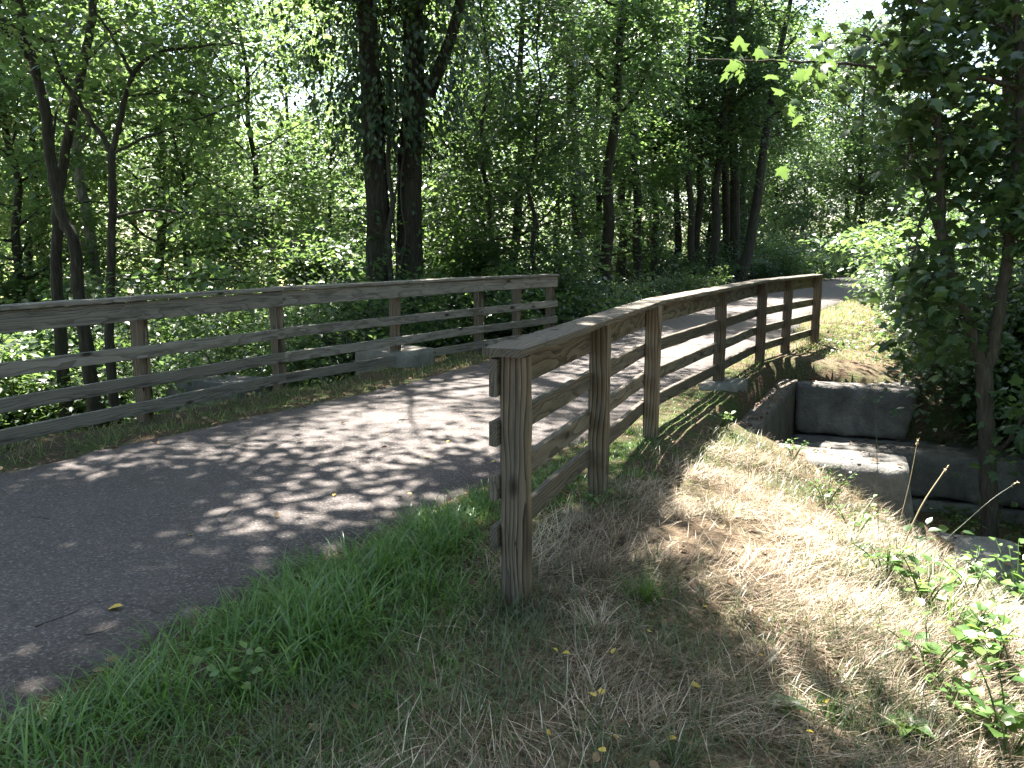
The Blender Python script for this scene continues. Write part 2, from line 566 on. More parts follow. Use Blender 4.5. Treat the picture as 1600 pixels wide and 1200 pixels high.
def build_ground():
    xs = np.concatenate([-np.geomspace(260, 9.2, 34), np.arange(-9, 11, 0.12), np.geomspace(11.2, 320, 36)])
    ys = np.concatenate([[-40, -20, -10, -5, -2], np.arange(-0.5, 20, 0.12), np.geomspace(20.2, 420, 60)])
    X, Y = np.meshgrid(xs, ys)
    U = lateral(X, Y)
    Z = terrain(X, Y, U)
    V = np.stack([X, Y, Z], -1).reshape(-1, 3)
    ny, nx = X.shape
    i = (np.arange(ny - 1)[:, None] * nx + np.arange(nx - 1)[None]).ravel()
    Fq = np.stack([i, i + 1, i + nx + 1, i + nx], 1)
    dry = sstep(2.2, 2.9, U) * sstep(9.5, 7.5, Y) + sstep(1.4, 1.9, U) * sstep(11.5, 13, Y) * sstep(7, 5, U)
    dry = np.clip(dry + 0.25 * vnoise(X, Y, 0.9, 9) * (U > 1.5), 0, 1)
    far = sstep(21, 25, Y - 0.15 * X) * sstep(-5.0, -7.5, X)
    far = np.clip(far, 0, 1)
    me = mesh_np('ground', V, Fq, True, dry=dry.ravel(), far=far.ravel())
    tag(link('ground', me, M['ground']), 'uneven soil bank and woodland floor beside the path', kind='structure')


def build_trail():
    s = np.linspace(-1.56, 1.56, 15)
    sel = CL
    n = len(sel)
    t = np.arange(n)
    jl = 0.045 * vnoise(t * 1.0, t * 0 + 3, 0.55, 21) + 0.02 * vnoise(t * 1.0, t * 0 + 9, 1.9, 22)
    jr = 0.045 * vnoise(t * 1.0, t * 0 + 6, 0.55, 23) + 0.02 * vnoise(t * 1.0, t * 0 + 1, 1.9, 24)
    V = []
    for k, w in enumerate(s):
        ww = np.full(n, w)
        if k < 2: ww = ww + jl
        if k > 12: ww = ww + jr
        z = 0.010 + 0.012 * (1 - (w / 1.56) ** 2) + 0.003 * vnoise(t * 0.5, ww, 1.0, 5)
        if k in (0, 14):
            z = np.full(n, -0.045)
        V.append(np.column_stack([sel + CN_ * ww[:, None], z]))
    # top edge sits just inside the skirt
    V[1] = np.column_stack([sel + CN_ * (-1.535 + jl)[:, None], np.full(n, 0.008)])
    V[13] = np.column_stack([sel + CN_ * (1.535 + jr)[:, None], np.full(n, 0.008)])
    V = np.stack(V, 1).reshape(-1, 3)
    m = len(s)
    i = (np.arange(n - 1)[:, None] * m + np.arange(m - 1)[None]).ravel()
    Fq = np.stack([i, i + 1, i + m + 1, i + m], 1)
    edge = np.tile(np.abs(s) / 1.56, n)
    tag(link('path', mesh_np('path', V, Fq, True, edge=edge), M['asphalt']), 'dark asphalt path curving between the two fences', kind='structure')


build_ground()
build_trail()


# ------------------------------------------------------------------ wooden fences
def board_mesh(name, L, h, t, seg=8, ch=0.006, warp=0.003, seed=0):
    """length along local X, thickness along Y, height along Z, chamfered edges, slightly warped"""
    r = np.random.default_rng(seed)
    a, b = t / 2, h / 2
    prof = np.array([(-a + ch, -b), (a - ch, -b), (a, -b + ch), (a, b - ch), (a - ch, b), (-a + ch, b), (-a, b - ch), (-a, -b + ch)])
    xs = np.linspace(-L / 2, L / 2, seg + 1)
    V = []
    for i, x in enumerate(xs):
        k = 0.0 if i in (0, seg) else 1.0
        oy = warp * r.uniform(-1, 1) * k
        oz = warp * r.uniform(-1, 1) * k
        p = prof * (0.985 if i in (0, seg) else 1.0) + r.uniform(-0.0012, 0.0012, prof.shape)
        V.append(np.column_stack([np.full(8, x), p[:, 0] + oy, p[:, 1] + oz]))
    V = np.concatenate(V).tolist()
    Fc = []
    for i in range(seg):
        for j in range(8):
            j2 = (j + 1) % 8
            Fc.append((i * 8 + j, i * 8 + j2, (i + 1) * 8 + j2, (i + 1) * 8 + j))
    Fc.append(tuple(range(7, -1, -1)))
    Fc.append(tuple(seg * 8 + j for j in range(8)))
    me = bpy.data.meshes.new(name)
    me.from_pydata(V, [], Fc)
    me.update()
    return me


def place_along(o, A, B, roll=0.0):
    A, B = Vector(A), Vector(B)
    d = (B - A).normalized()
    up = Vector((0, 0, 1)) if abs(d.z) < 0.9 else Vector((0, 1, 0))
    y = up.cross(d).normalized()
    z = d.cross(y)
    m = Matrix((d, y, z)).transposed().to_4x4()
    if roll:
        m = m @ Matrix.Rotation(roll, 4, 'X')
    m.translation = (A + B) / 2
    o.matrix_local = m


_sg = Geo()
_sg.tube(np.array([(0, 0.004, 0), (0, 0, 0), (0, -0.003, 0), (0, -0.0032, 0)]), [0.009, 0.009, 0.007, 0.0005], 8)
SCREW = _sg.mesh('screw')


def fence(name, label, posts, joints, rails, side, mat, pmat, footing, top=1.165, post_w=0.125, seed=0):
    """posts: (x, y, base_z); joints: post indices where boards meet; rails: per joint list of rail mid heights;
    side: +1 when the boards are on the +normal side (right of travel direction) of the posts"""
    base = Vector((posts[0][0], posts[0][1], 0))
    root = empty(name, base)
    tag(root, label, 'fence')
    r = random.Random(seed)
    P = [Vector((x, y, 0)) for x, y, z in posts]

    def loc(v):
        return Vector(v) - base

    dirs = []
    for i in range(len(P)):
        a, b = P[max(i - 1, 0)], P[min(i + 1, len(P) - 1)]
        dirs.append((b - a).normalized())
    # posts, length along local X, standing up
    for i, (x, y, zb) in enumerate(posts):
        L = top - 0.042 - zb
        o = link('post', board_mesh('post', L, post_w, post_w, 8, 0.009, 0.003, seed * 31 + i), pmat, root)
        d = dirs[i]
        n = Vector((d.y, -d.x, 0))
        lean = Vector((r.uniform(-0.006, 0.006), r.uniform(-0.006, 0.006), 1)).normalized()
        yv = (n - lean * n.dot(lean)).normalized()
        zv = lean.cross(yv)
        m = Matrix((lean, yv, zv)).transposed().to_4x4()
        m.translation = loc((x, y, zb + L / 2))
        o.matrix_local = m
    # boards between joints
    for k in range(len(joints) - 1):
        a, b = P[joints[k]], P[joints[k + 1]]
        d = (b - a).normalized()
        n = Vector((d.y, -d.x, 0)) * side
        ea = -0.09 if k == 0 else 0.003
        eb = 0.09 if k == len(joints) - 2 else -0.003
        A, B = a + d * ea, b + d * eb
        L = (B - A).length
        off = n * (post_w / 2 + 0.021)
        sg = max(8, int(L / 0.25))
        # cap lies flat over posts and top board
        o = link('cap_board', board_mesh('cap_board', L, 0.039, 0.190, sg, 0.005, 0.003, seed * 91 + k), mat, root)
        def screws(board, zA, zB):
            if side < 0:
                return
            for pi in range(joints[k], joints[k + 1] + 1):
                pp = P[pi]
                t_ = (pp - A).dot(d)
                t_ = min(max(t_, 0.03), L - 0.03)
                for dz in (-0.03, 0.03):
                    q = A + d * t_ + off + n * 0.0205 + Vector((0, 0, zA + (zB - zA) * t_ / L + dz)) + d * r.uniform(-.008, .008)
                    sc_ = link('screw', SCREW, M['bolt'], board)
                    mw = Matrix((d, Vector((0, 0, 1)).cross(d) * 1.0, Vector((0, 0, 1)))).transposed().to_4x4()
                    sc_.matrix_parent_inverse = board.matrix_local.inverted()
                    mw.translation = loc(q)
                    sc_.matrix_local = mw
        cof = n * 0.036
        place_along(o, loc(A + cof + Vector((0, 0, top - 0.0195 + r.uniform(-.002, .002)))), loc(B + cof + Vector((0, 0, top - 0.0195 + r.uniform(-.002, .002)))), rad(r.uniform(-1.2, 1.2)))
        o = link('top_board', board_mesh('top_board', L - 0.004, 0.172, 0.039, sg, 0.005, 0.0025, seed * 93 + k), mat, root)
        place_along(o, loc(A + off + Vector((0, 0, top - 0.133))), loc(B + off + Vector((0, 0, top - 0.133))))
        screws(o, top - 0.133, top - 0.133)
        nails = []
        for q in range(3):
            za, zb = rails[k][q], rails[k + 1][q]
            segs = [(A, B)]
            if footing and footing[0] == k and q == 2:
                f0, f1 = footing[1], footing[2]
                segs = [(A, a + d * f0), (a + d * f1, B)]
            for (s0, s1) in segs:
                l = (s1 - s0).length
                t0, t1 = (s0 - A).length / L, (s1 - A).length / L
                o = link('rail', board_mesh('rail', l, 0.115, 0.039, max(4, int(l / 0.3)), 0.005, 0.003, seed * 95 + k * 7 + q), mat, root)
                place_along(o, loc(s0 + off + Vector((0, 0, za + (zb - za) * t0 + r.uniform(-.004, .004)))), loc(s1 + off + Vector((0, 0, za + (zb - za) * t1 + r.uniform(-.004, .004)))), rad(r.uniform(-0.8, 0.8)))
                if len(segs) == 1:
                    screws(o, za, zb)
    return root


RP = [(0.02, 3.73, -0.12), (0.565, 5.33, -0.12), (1.20, 7.10, -0.12), (2.42, 9.72, 0.065), (3.53, 11.86, -0.10), (4.28, 13.05, -0.08), (5.22, 14.40, -0.06)]
RR = [(0.775, 0.525, 0.285), (0.745, 0.495, 0.245), (0.70, 0.44, 0.18), (0.685, 0.43, 0.165)]
fence('rail_fence', 'brown wooden rail fence in shade along the right edge of the path', RP, [0, 2, 4, 6], RR, -1, M['wood'], M['post'], None, 1.165, 0.118, 3)

LP = [(-4.32, 5.85, -0.15), (-3.50, 7.85, -0.15), (-2.70, 9.62, -0.12), (-1.60, 11.46, 0.215), (-0.52, 13.08, -0.12), (0.08, 13.86, -0.12), (0.66, 14.58, -0.10)]
LR = [(0.665, 0.39, 0.145), (0.64, 0.36, 0.115), (0.64, 0.36, 0.12), (0.66, 0.38, 0.14)]
fence('rail_fence', 'silver grey wooden rail fence along the left edge of the path', LP, [0, 2, 4, 6], LR, 1, M['wood_grey'], M['post'], (1, 1.95, 2.72), 1.165, 0.118, 8)


# ------------------------------------------------------------------ stone blocks and culvert walls
def block(name, origin, ax, ay, sx, sy, z0, z1, mat, label, cat, group=None, amp=0.015, res=0.09, taper=(0, 0), seed=0, ch=0.02):
    """box from origin along unit axes ax, ay (2D), split into a displaced surface with worn edges"""
    nx, ny, nz = max(2, int(sx / res)), max(2, int(sy / res)), max(2, int((z1 - z0) / res))
    vid, V, Fc = {}, [], []

    def vert(i, j, k):
        key = (i, j, k)
        if key not in vid:
            vid[key] = len(V)
            V.append((i / nx, j / ny, k / nz))
        return vid[key]
    for i in range(nx):
        for j in range(ny):
            Fc.append((vert(i, j, nz), vert(i + 1, j, nz), vert(i + 1, j + 1, nz), vert(i, j + 1, nz)))
            Fc.append((vert(i, j, 0), vert(i, j + 1, 0), vert(i + 1, j + 1, 0), vert(i + 1, j, 0)))
    for i in range(nx):
        for k in range(nz):
            Fc.append((vert(i, 0, k), vert(i + 1, 0, k), vert(i + 1, 0, k + 1), vert(i, 0, k + 1)))
            Fc.append((vert(i, ny, k), vert(i, ny, k + 1), vert(i + 1, ny, k + 1), vert(i + 1, ny, k)))
    for j in range(ny):
        for k in range(nz):
            Fc.append((vert(0, j, k), vert(0, j, k + 1), vert(0, j + 1, k + 1), vert(0, j + 1, k)))
            Fc.append((vert(nx, j, k), vert(nx, j + 1, k), vert(nx, j + 1, k + 1), vert(nx, j, k + 1)))
    U = np.array(V)
    P = np.column_stack([U[:, 0] * sx, U[:, 1] * sy, U[:, 2] * (z1 - z0)])
    r = np.random.default_rng(seed)
    # worn edges: pull corner vertices inwards
    onx = (U[:, 0] == 0).astype(int) + (U[:, 0] == 1)
    ony = (U[:, 1] == 0).astype(int) + (U[:, 1] == 1)
    onz = (U[:, 2] == 0).astype(int) + (U[:, 2] == 1)
    edge = (onx + ony + onz) >= 2
    C = np.array([sx / 2, sy / 2, (z1 - z0) / 2])
    inw = np.sign(C - P) * np.column_stack([onx, ony, onz])
    chip = ch * (0.35 + 0.9 * r.random(len(P)) ** 3)
    P = P + inw * (edge * chip)[:, None]
    nz1 = vnoise(P[:, 0] * 1.3 + P[:, 2] * 2.1, P[:, 1] * 1.3 + P[:, 2] * 1.7, 3.0, seed + 1)
    nz2 = vnoise(P[:, 0] + P[:, 2] * 1.3 + 5, P[:, 1] - P[:, 2] * 1.1, 9.0, seed + 2)
    dirn = np.column_stack([onx, ony, onz]) * np.sign(P - C)
    P = P + dirn * ((amp * nz1 + 0.45 * amp * nz2)[:, None])
    P[:, 0] += taper[0] * U[:, 0] * (U[:, 2] - 1)
    ax, ay = np.asarray(ax), np.asarray(ay)
    W = np.column_stack([P[:, :1] * ax[None] + P[:, 1:2] * ay[None], P[:, 2]])
    me = mesh_np(name, W, np.array(Fc), False)
    o = link(name, me, mat, None, (origin[0], origin[1], z0))
    return tag(o, label, cat, group)


def cblock(name, a0, a1, o0, o1, z0, z1, mat, label, cat, group=None, **kw):
    p = cpt(a0, o0)
    return block(name, (p.x, p.y), CB, CA, o1 - o0, a1 - a0, z0, z1, mat, label, cat, group, **kw)


G1 = 'stone blocks of the old culvert'
cblock('headwall', -0.30, 4.62, -0.36, -0.025, -2.4, -0.30, M['wall'], 'brown stained concrete headwall running parallel to the right fence', 'wall', None, amp=0.006, seed=1, ch=0.012)
cblock('stone_block', 4.03, 5.05, -0.015, 1.60, -1.03, -0.31, M['stone'], 'largest dark grey stone block, upright on the far side of the culvert', 'stone block', G1, amp=0.011, ch=0.026, res=0.07, seed=2, taper=(0.14, 0))
cblock('stone_block', 3.38, 5.12, -0.018, 3.15, -1.62, -1.05, M['stone'], 'long low stone block below the largest one, behind the forked trunk', 'stone block', G1, amp=0.02, seed=3)
cblock('stone_block', 3.26, 5.16, -0.012, 3.3, -2.45, -1.65, M['stone'], 'lowest stone course in the dark at the far culvert foot', 'stone block', G1, amp=0.025, seed=4)
cblock('stone_block', -0.66, -0.02, -0.34, 1.44, -0.95, -0.30, M['stone'], 'pale stone block with sunlit rough top at the edge of the dry grass', 'stone block', G1, amp=0.014, seed=5, ch=0.03, res=0.06, taper=(-0.10, 0))
cblock('stone_block', -0.98, -0.08, -0.10, 2.35, -2.4, -0.965, M['stone'], 'low pale stone ledge at the right, lit by the sun below the dry slope', 'stone block', G1, amp=0.025, seed=6, ch=0.04)
# concrete footing under a fence post, right and left
fd = np.array([0.505, 0.863]); fn = np.array([0.863, -0.505])
p = np.array([2.42, 9.72]) - fd * 0.30 - fn * 0.14
block('concrete_footing', p, fn, fd, 0.40, 0.64, -0.45, 0.065, M['concrete'], 'square concrete footing under a post of the right fence', 'footing', None, amp=0.003, seed=7, ch=0.006)
fd = np.array([0.56, 0.828]); fn = np.array([0.828, -0.56])
p = np.array([-1.60, 11.46]) - fd * 0.16 - fn * 0.62
block('concrete_footing', p, fn, fd, 0.80, 0.78, -0.5, 0.205, M['concrete'], 'mossy concrete footing under a post of the left fence', 'footing', None, amp=0.005, seed=9, ch=0.01)
block('stone_slab', (-4.95, 11.75), (0.95, -0.31), (0.31, 0.95), 1.25, 0.75, -1.6, -0.24, M['stone'], 'grey stone slab low down behind the left fence', 'stone slab', None, amp=0.015, seed=10)


# ------------------------------------------------------------------ leaves and blades
KITE_V = np.array([(0, 0, 0), (-0.31, 0.45, 0.06), (0, 1, -0.05), (0.31, 0.45, 0.06)], float)
KITE_F = np.array([(0, 3, 2), (0, 2, 1)])
OV_V = np.array([(0, 0, 0), (-0.26, 0.22, 0.05), (-0.30, 0.52, 0.05), (0, 1.0, -0.08), (0.30, 0.52, 0.05), (0.26, 0.22, 0.05), (0, 0.45, 0)], float)
OV_F = np.array([(6, 1, 0), (6, 2, 1), (6, 3, 2), (6, 4, 3), (6, 5, 4), (6, 0, 5)])
_m = [(0, 0.0), (0.16, 0.05), (0.42, 0.02), (0.34, 0.22), (0.60, 0.48), (0.36, 0.50), (0.24, 0.56), (0.22, 0.74), (0.0, 1.05)]
_ml = _m + [(-x, y) for x, y in _m[-2:0:-1]]
MAP_V = np.array([(x, y, -0.10 * abs(x) * 2 - 0.10 * y * y) for x, y in _ml] + [(0, 0.36, 0.03)], float)
_nm = len(_ml)
MAP_F = np.array([(_nm, i, (i + 1) % _nm) for i in range(_nm)])


def leaves_np(P, N, T, size, shape=(KITE_V, KITE_F)):
    """P positions (base of leaf), N normals, T axis hints -> V, F"""
    tv, tf = shape
    N = N / (np.linalg.norm(N, axis=1)[:, None] + 1e-9)
    T = T - N * (T * N).sum(1)[:, None]
    T = T / (np.linalg.norm(T, axis=1)[:, None] + 1e-9)
    X = np.cross(T, N)
    s = size[:, None, None]
    V = P[:, None, :] + s * (tv[None, :, :1] * X[:, None] + tv[None, :, 1:2] * T[:, None] + tv[None, :, 2:] * N[:, None])
    n, k = len(P), len(tv)
    Fc = (tf[None] + (np.arange(n) * k)[:, None, None]).reshape(-1, 3)
    return V.reshape(-1, 3), Fc


def leaf_object(name, P, N, T, size, rnd, mat, parent=None, shape=(KITE_V, KITE_F), loc=None):
    V, Fc = leaves_np(P, N, T, size, shape)
    me = mesh_np(name, V, Fc, False, rnd=np.repeat(rnd, len(shape[0])))
    return link(name, me, mat, parent, loc)


def cluster_leaves(C, per, sig, size, r, droop=0.18, flat=0.24, tilt=0.42, out_from=None):
    """C (n,3) cluster centres -> leaf arrays; leaves lie in loose, roughly level sprays"""
    n = len(C) * per
    base = np.repeat(C, per, 0)
    off = r.normal(0, 1, (n, 3)) * np.array([sig, sig, sig * flat])
    # each spray gets its own slope
    sl = np.repeat(r.normal(0, 0.35, (len(C), 2)), per, 0)
    off[:, 2] += (off[:, :2] * sl).sum(1) - droop * (off[:, 0] ** 2 + off[:, 1] ** 2) / sig
    P = base + off
    N = r.normal(0, tilt, (n, 3))
    N[:, 2] = 1.0
    N[:, :2] -= sl * 0.8
    T = off + r.normal(0, sig * 0.8, (n, 3))
    T[:, 2] -= sig * 0.6
    S_ = size * r.uniform(0.6, 1.25, n)
    crnd = np.repeat(r.uniform(0, 1, len(C)), per)
    rnd = np.clip(0.55 * crnd + 0.45 * r.uniform(0, 1, n), 0, 1)
    return P, N, T, S_, rnd


def blades(P, az, length, width, lean, curl, rnd, seg=3):
    """grass blades: start direction leans `lean` rad from vertical towards az, curls further over by `curl`"""
    n = len(P)
    d = np.stack([np.cos(az), np.sin(az)], 1)
    side = np.stack([-np.sin(az), np.cos(az), np.zeros(n)], 1)
    pos = P.copy()
    rows = []
    for i in range(seg + 1):
        w = width * (1 - (i / seg) ** 1.6) * (0.75 if i == 0 else 1.0)
        if i < seg:
            rows += [pos - side * w[:, None] / 2, pos + side * w[:, None] / 2]
        else:
            rows += [pos]
        th = lean + curl * (i + 0.5) / seg
        st = length / seg
        pos = pos + np.column_stack([d * (np.sin(th) * st)[:, None], np.cos(th) * st])
    k = 2 * seg + 1
    V = np.stack(rows, 1).reshape(-1, 3)
    tf = []
    for i in range(seg - 1):
        a = 2 * i
        tf += [(a, a + 1, a + 3), (a, a + 3, a + 2)]
    tf.append((2 * seg - 2, 2 * seg - 1, 2 * seg))
    Fc = (np.array(tf)[None] + (np.arange(n) * k)[:, None, None]).reshape(-1, 3)
    return V, Fc, np.repeat(rnd, k)


# ------------------------------------------------------------------ trees
def grow(seed, height, r0, base_t, crown_r, limbs, leaf_n, leaf, wander=0.25, sig=0.34, subs=5, profile=None, lean=(0, 0), sides=8):
    """returns (wood mesh, leaf mesh), both with origin at the foot of the trunk"""
    r = np.random.default_rng(seed)
    n = 12
    tt = np.linspace(0, 1, n)
    w = np.cumsum(r.normal(0, wander / n ** 0.5 * 0.6, (n, 2)), 0)
    w -= w[0]
    tp = np.column_stack([w[:, 0] + lean[0] * tt * height, w[:, 1] + lean[1] * tt * height, tt * height - 0.25 * (tt == 0)])
    tr = r0 * (1 - 0.86 * tt) * (1 + 0.45 * np.exp(-tt * height / 0.35))
    g = Geo()
    tps = spline(tp, 30)
    trs = np.interp(np.linspace(0, 1, 30), tt, tr)
    g.tube(tps, trs, sides)
    C = []
    for i in range(limbs):
        t = base_t + (1 - base_t) * ((i + r.uniform(0, 0.9)) / limbs)
        p0 = np.array([np.interp(t, tt, tp[:, c]) for c in range(3)])
        az = i * 2.399 + r.uniform(-0.5, 0.5)
        q = (t - base_t) / (1 - base_t)
        pr = (math.sin(math.pi * min(1, 0.18 + 0.80 * q)) ** 0.7) if profile is None else profile(q)
        L = crown_r * pr * r.uniform(0.7, 1.15)
        el = rad(18 + 38 * q) + r.normal(0, 0.12)
        d = np.array([math.cos(az) * math.cos(el), math.sin(az) * math.cos(el), math.sin(el)])
        pts = [p0]
        for s in range(5):
            d = d + r.normal(0, 0.13, 3) + np.array([0, 0, 0.03 if s < 2 else -0.07])
            d /= np.linalg.norm(d)
            pts.append(pts[-1] + d * L / 5)
        pts = np.array(pts)
        lr = max(0.012, 0.42 * np.interp(t, tt, tr))
        g.tube(pts, np.linspace(lr, 0.006, 6), 5)
        for s in range(subs):
            f = r.uniform(0.25, 1.0)
            b0 = np.array([np.interp(f, np.linspace(0, 1, 6), pts[:, c]) for c in range(3)])
            bd = d * 0.5 + r.normal(0, 0.6, 3) * np.array([1, 1, 0.45])
            bd /= np.linalg.norm(bd)
            bl = L * r.uniform(0.18, 0.42) + 0.15
            bp = np.array([b0, b0 + bd * bl * 0.5, b0 + bd * bl + np.array([0, 0, -0.08 * bl])])
            g.tube(bp, [0.009, 0.006, 0.003], 3)
            C += [bp[1], bp[2]]
        C.append(pts[-1])
        C.append(pts[-2])
    C = np.array(C)
    C = C[(C[:, 2] < 0.56 * height) | (r.random(len(C)) < 0.5)]
    per = max(3, int(leaf_n * 0.85 / len(C)))
    P, N, T, S_, rnd = cluster_leaves(C, per, sig, leaf, r)
    V, Fc = leaves_np(P, N, T, S_)
    wood = g.mesh('trunk')
    crown = mesh_np('crown', V, Fc, False, rnd=np.repeat(rnd, 4))
    return wood, crown


TREE_KINDS = []


def tree_kinds():
    full = lambda q: 0.55 + 0.45 * math.sin(math.pi * min(1, 0.25 + 0.7 * q))
    specs = [
        (101, 13.5, 0.17, 0.10, 3.1, 30, 15000, 0.185, 0.5, 0.40),
        (102, 12.0, 0.12, 0.14, 2.7, 28, 13000, 0.17, 0.6, 0.38),
        (103, 14.5, 0.21, 0.33, 3.4, 26, 14000, 0.19, 0.4, 0.44),
        (104, 11.0, 0.10, 0.08, 2.4, 28, 12500, 0.16, 0.7, 0.33),
        (105, 13.0, 0.17, 0.36, 3.2, 24, 12500, 0.185, 0.5, 0.42),
        (106, 12.5, 0.14, 0.12, 2.9, 30, 14500, 0.17, 0.5, 0.37),
        (107, 9.0, 0.08, 0.06, 2.1, 26, 11000, 0.15, 0.6, 0.31),
        (108, 14.0, 0.19, 0.36, 2.1, 22, 8500, 0.17, 0.4, 0.36),
    ]
    for s in specs:
        TREE_KINDS.append(grow(s[0], s[1], s[2], s[3], s[4], s[5], s[6], s[7], s[8], s[9], 5, full))


tree_kinds()
BARKS = ('bark', 'bark', 'bark', 'bark_young')


ZONES = [(-1e9, 60, 'at the left picture edge'), (60, 240, 'behind the slim trunks at left'), (240, 460, 'between the forked sapling and the ivy trunks'), (460, 570, 'just left of the ivy trunks'),
         (570, 720, 'directly behind the ivy trunks'), (720, 860, 'behind the far end of the left fence'), (860, 990, 'by the straight trunk beyond the left fence'), (990, 1120, 'left of the dark trunk cluster'),
         (1120, 1210, 'above the right fence, by the trunk cluster'), (1210, 1330, 'where the path bends away'), (1330, 1460, 'at the far right of the path'), (1460, 1545, 'behind the left stem of the forked maple'), (1545, 1620, 'behind the right stem of the forked maple'), (1620, 1e9, 'past the right picture edge')]
ORD = ['nearest', 'second nearest', 'third nearest', 'fourth nearest', 'fifth nearest', 'sixth nearest', 'seventh nearest', 'eighth nearest', 'ninth nearest', 'tenth nearest', 'eleventh nearest', 'twelfth nearest', 'thirteenth nearest', 'fourteenth nearest', 'fifteenth nearest', 'sixteenth nearest', 'seventeenth nearest', 'eighteenth nearest', 'nineteenth nearest', 'twentieth nearest']
PLACED = {}


def finish_labels():
    """tell look-alikes apart by the landmark they stand by and their order in depth there"""
    for (what, zone), lst in PLACED.items():
        lst.sort(key=lambda t: t[0])
        for i, (Y, o, tone, noun) in enumerate(lst):
            where = [z for z in ZONES if z[2] == zone][0][2]
            o['label'] = ('%s %s %s' % (tone, noun, where)) + (', %s of %d' % (ORD[min(i, 19)], len(lst)) if len(lst) > 1 else '')


def remember(what, o, tone, noun):
    x, y = o.location.x, o.location.y
    px = 800 + F_PX * x / y
    zone = [z for z in ZONES if z[0] <= px < z[1]][0][2]
    PLACED.setdefault((what, zone), []).append((y, o, tone, noun))


TONE = {'leaf': 'mid green', 'leaf_light': 'light green', 'leaf_dark': 'dark green'}


def put_tree(kind, x, y, scale, rot, leafmat, label, group=None, barkmat='bark', name='tree', tilt=(0, 0), zs=1.0):
    wood, crown = TREE_KINDS[kind]
    root = empty(name, (x, y, tz(x, y) - 0.05))
    root.rotation_euler = (tilt[0], tilt[1], rot)
    root.scale = (scale, scale, scale * zs)
    tag(root, label, 'tree', group)
    for nm, me, mt in (('trunk', wood, M[barkmat]), ('crown', crown, M[leafmat])):
        o = bpy.data.objects.new(nm, me)
        if not me.materials:
            me.materials.append(None)
        COL.objects.link(o)
        o.parent = root
        o.material_slots[0].link = 'OBJECT'
        o.material_slots[0].material = mt
        if nm == 'crown':
            o['kind'] = 'stuff'
    return root


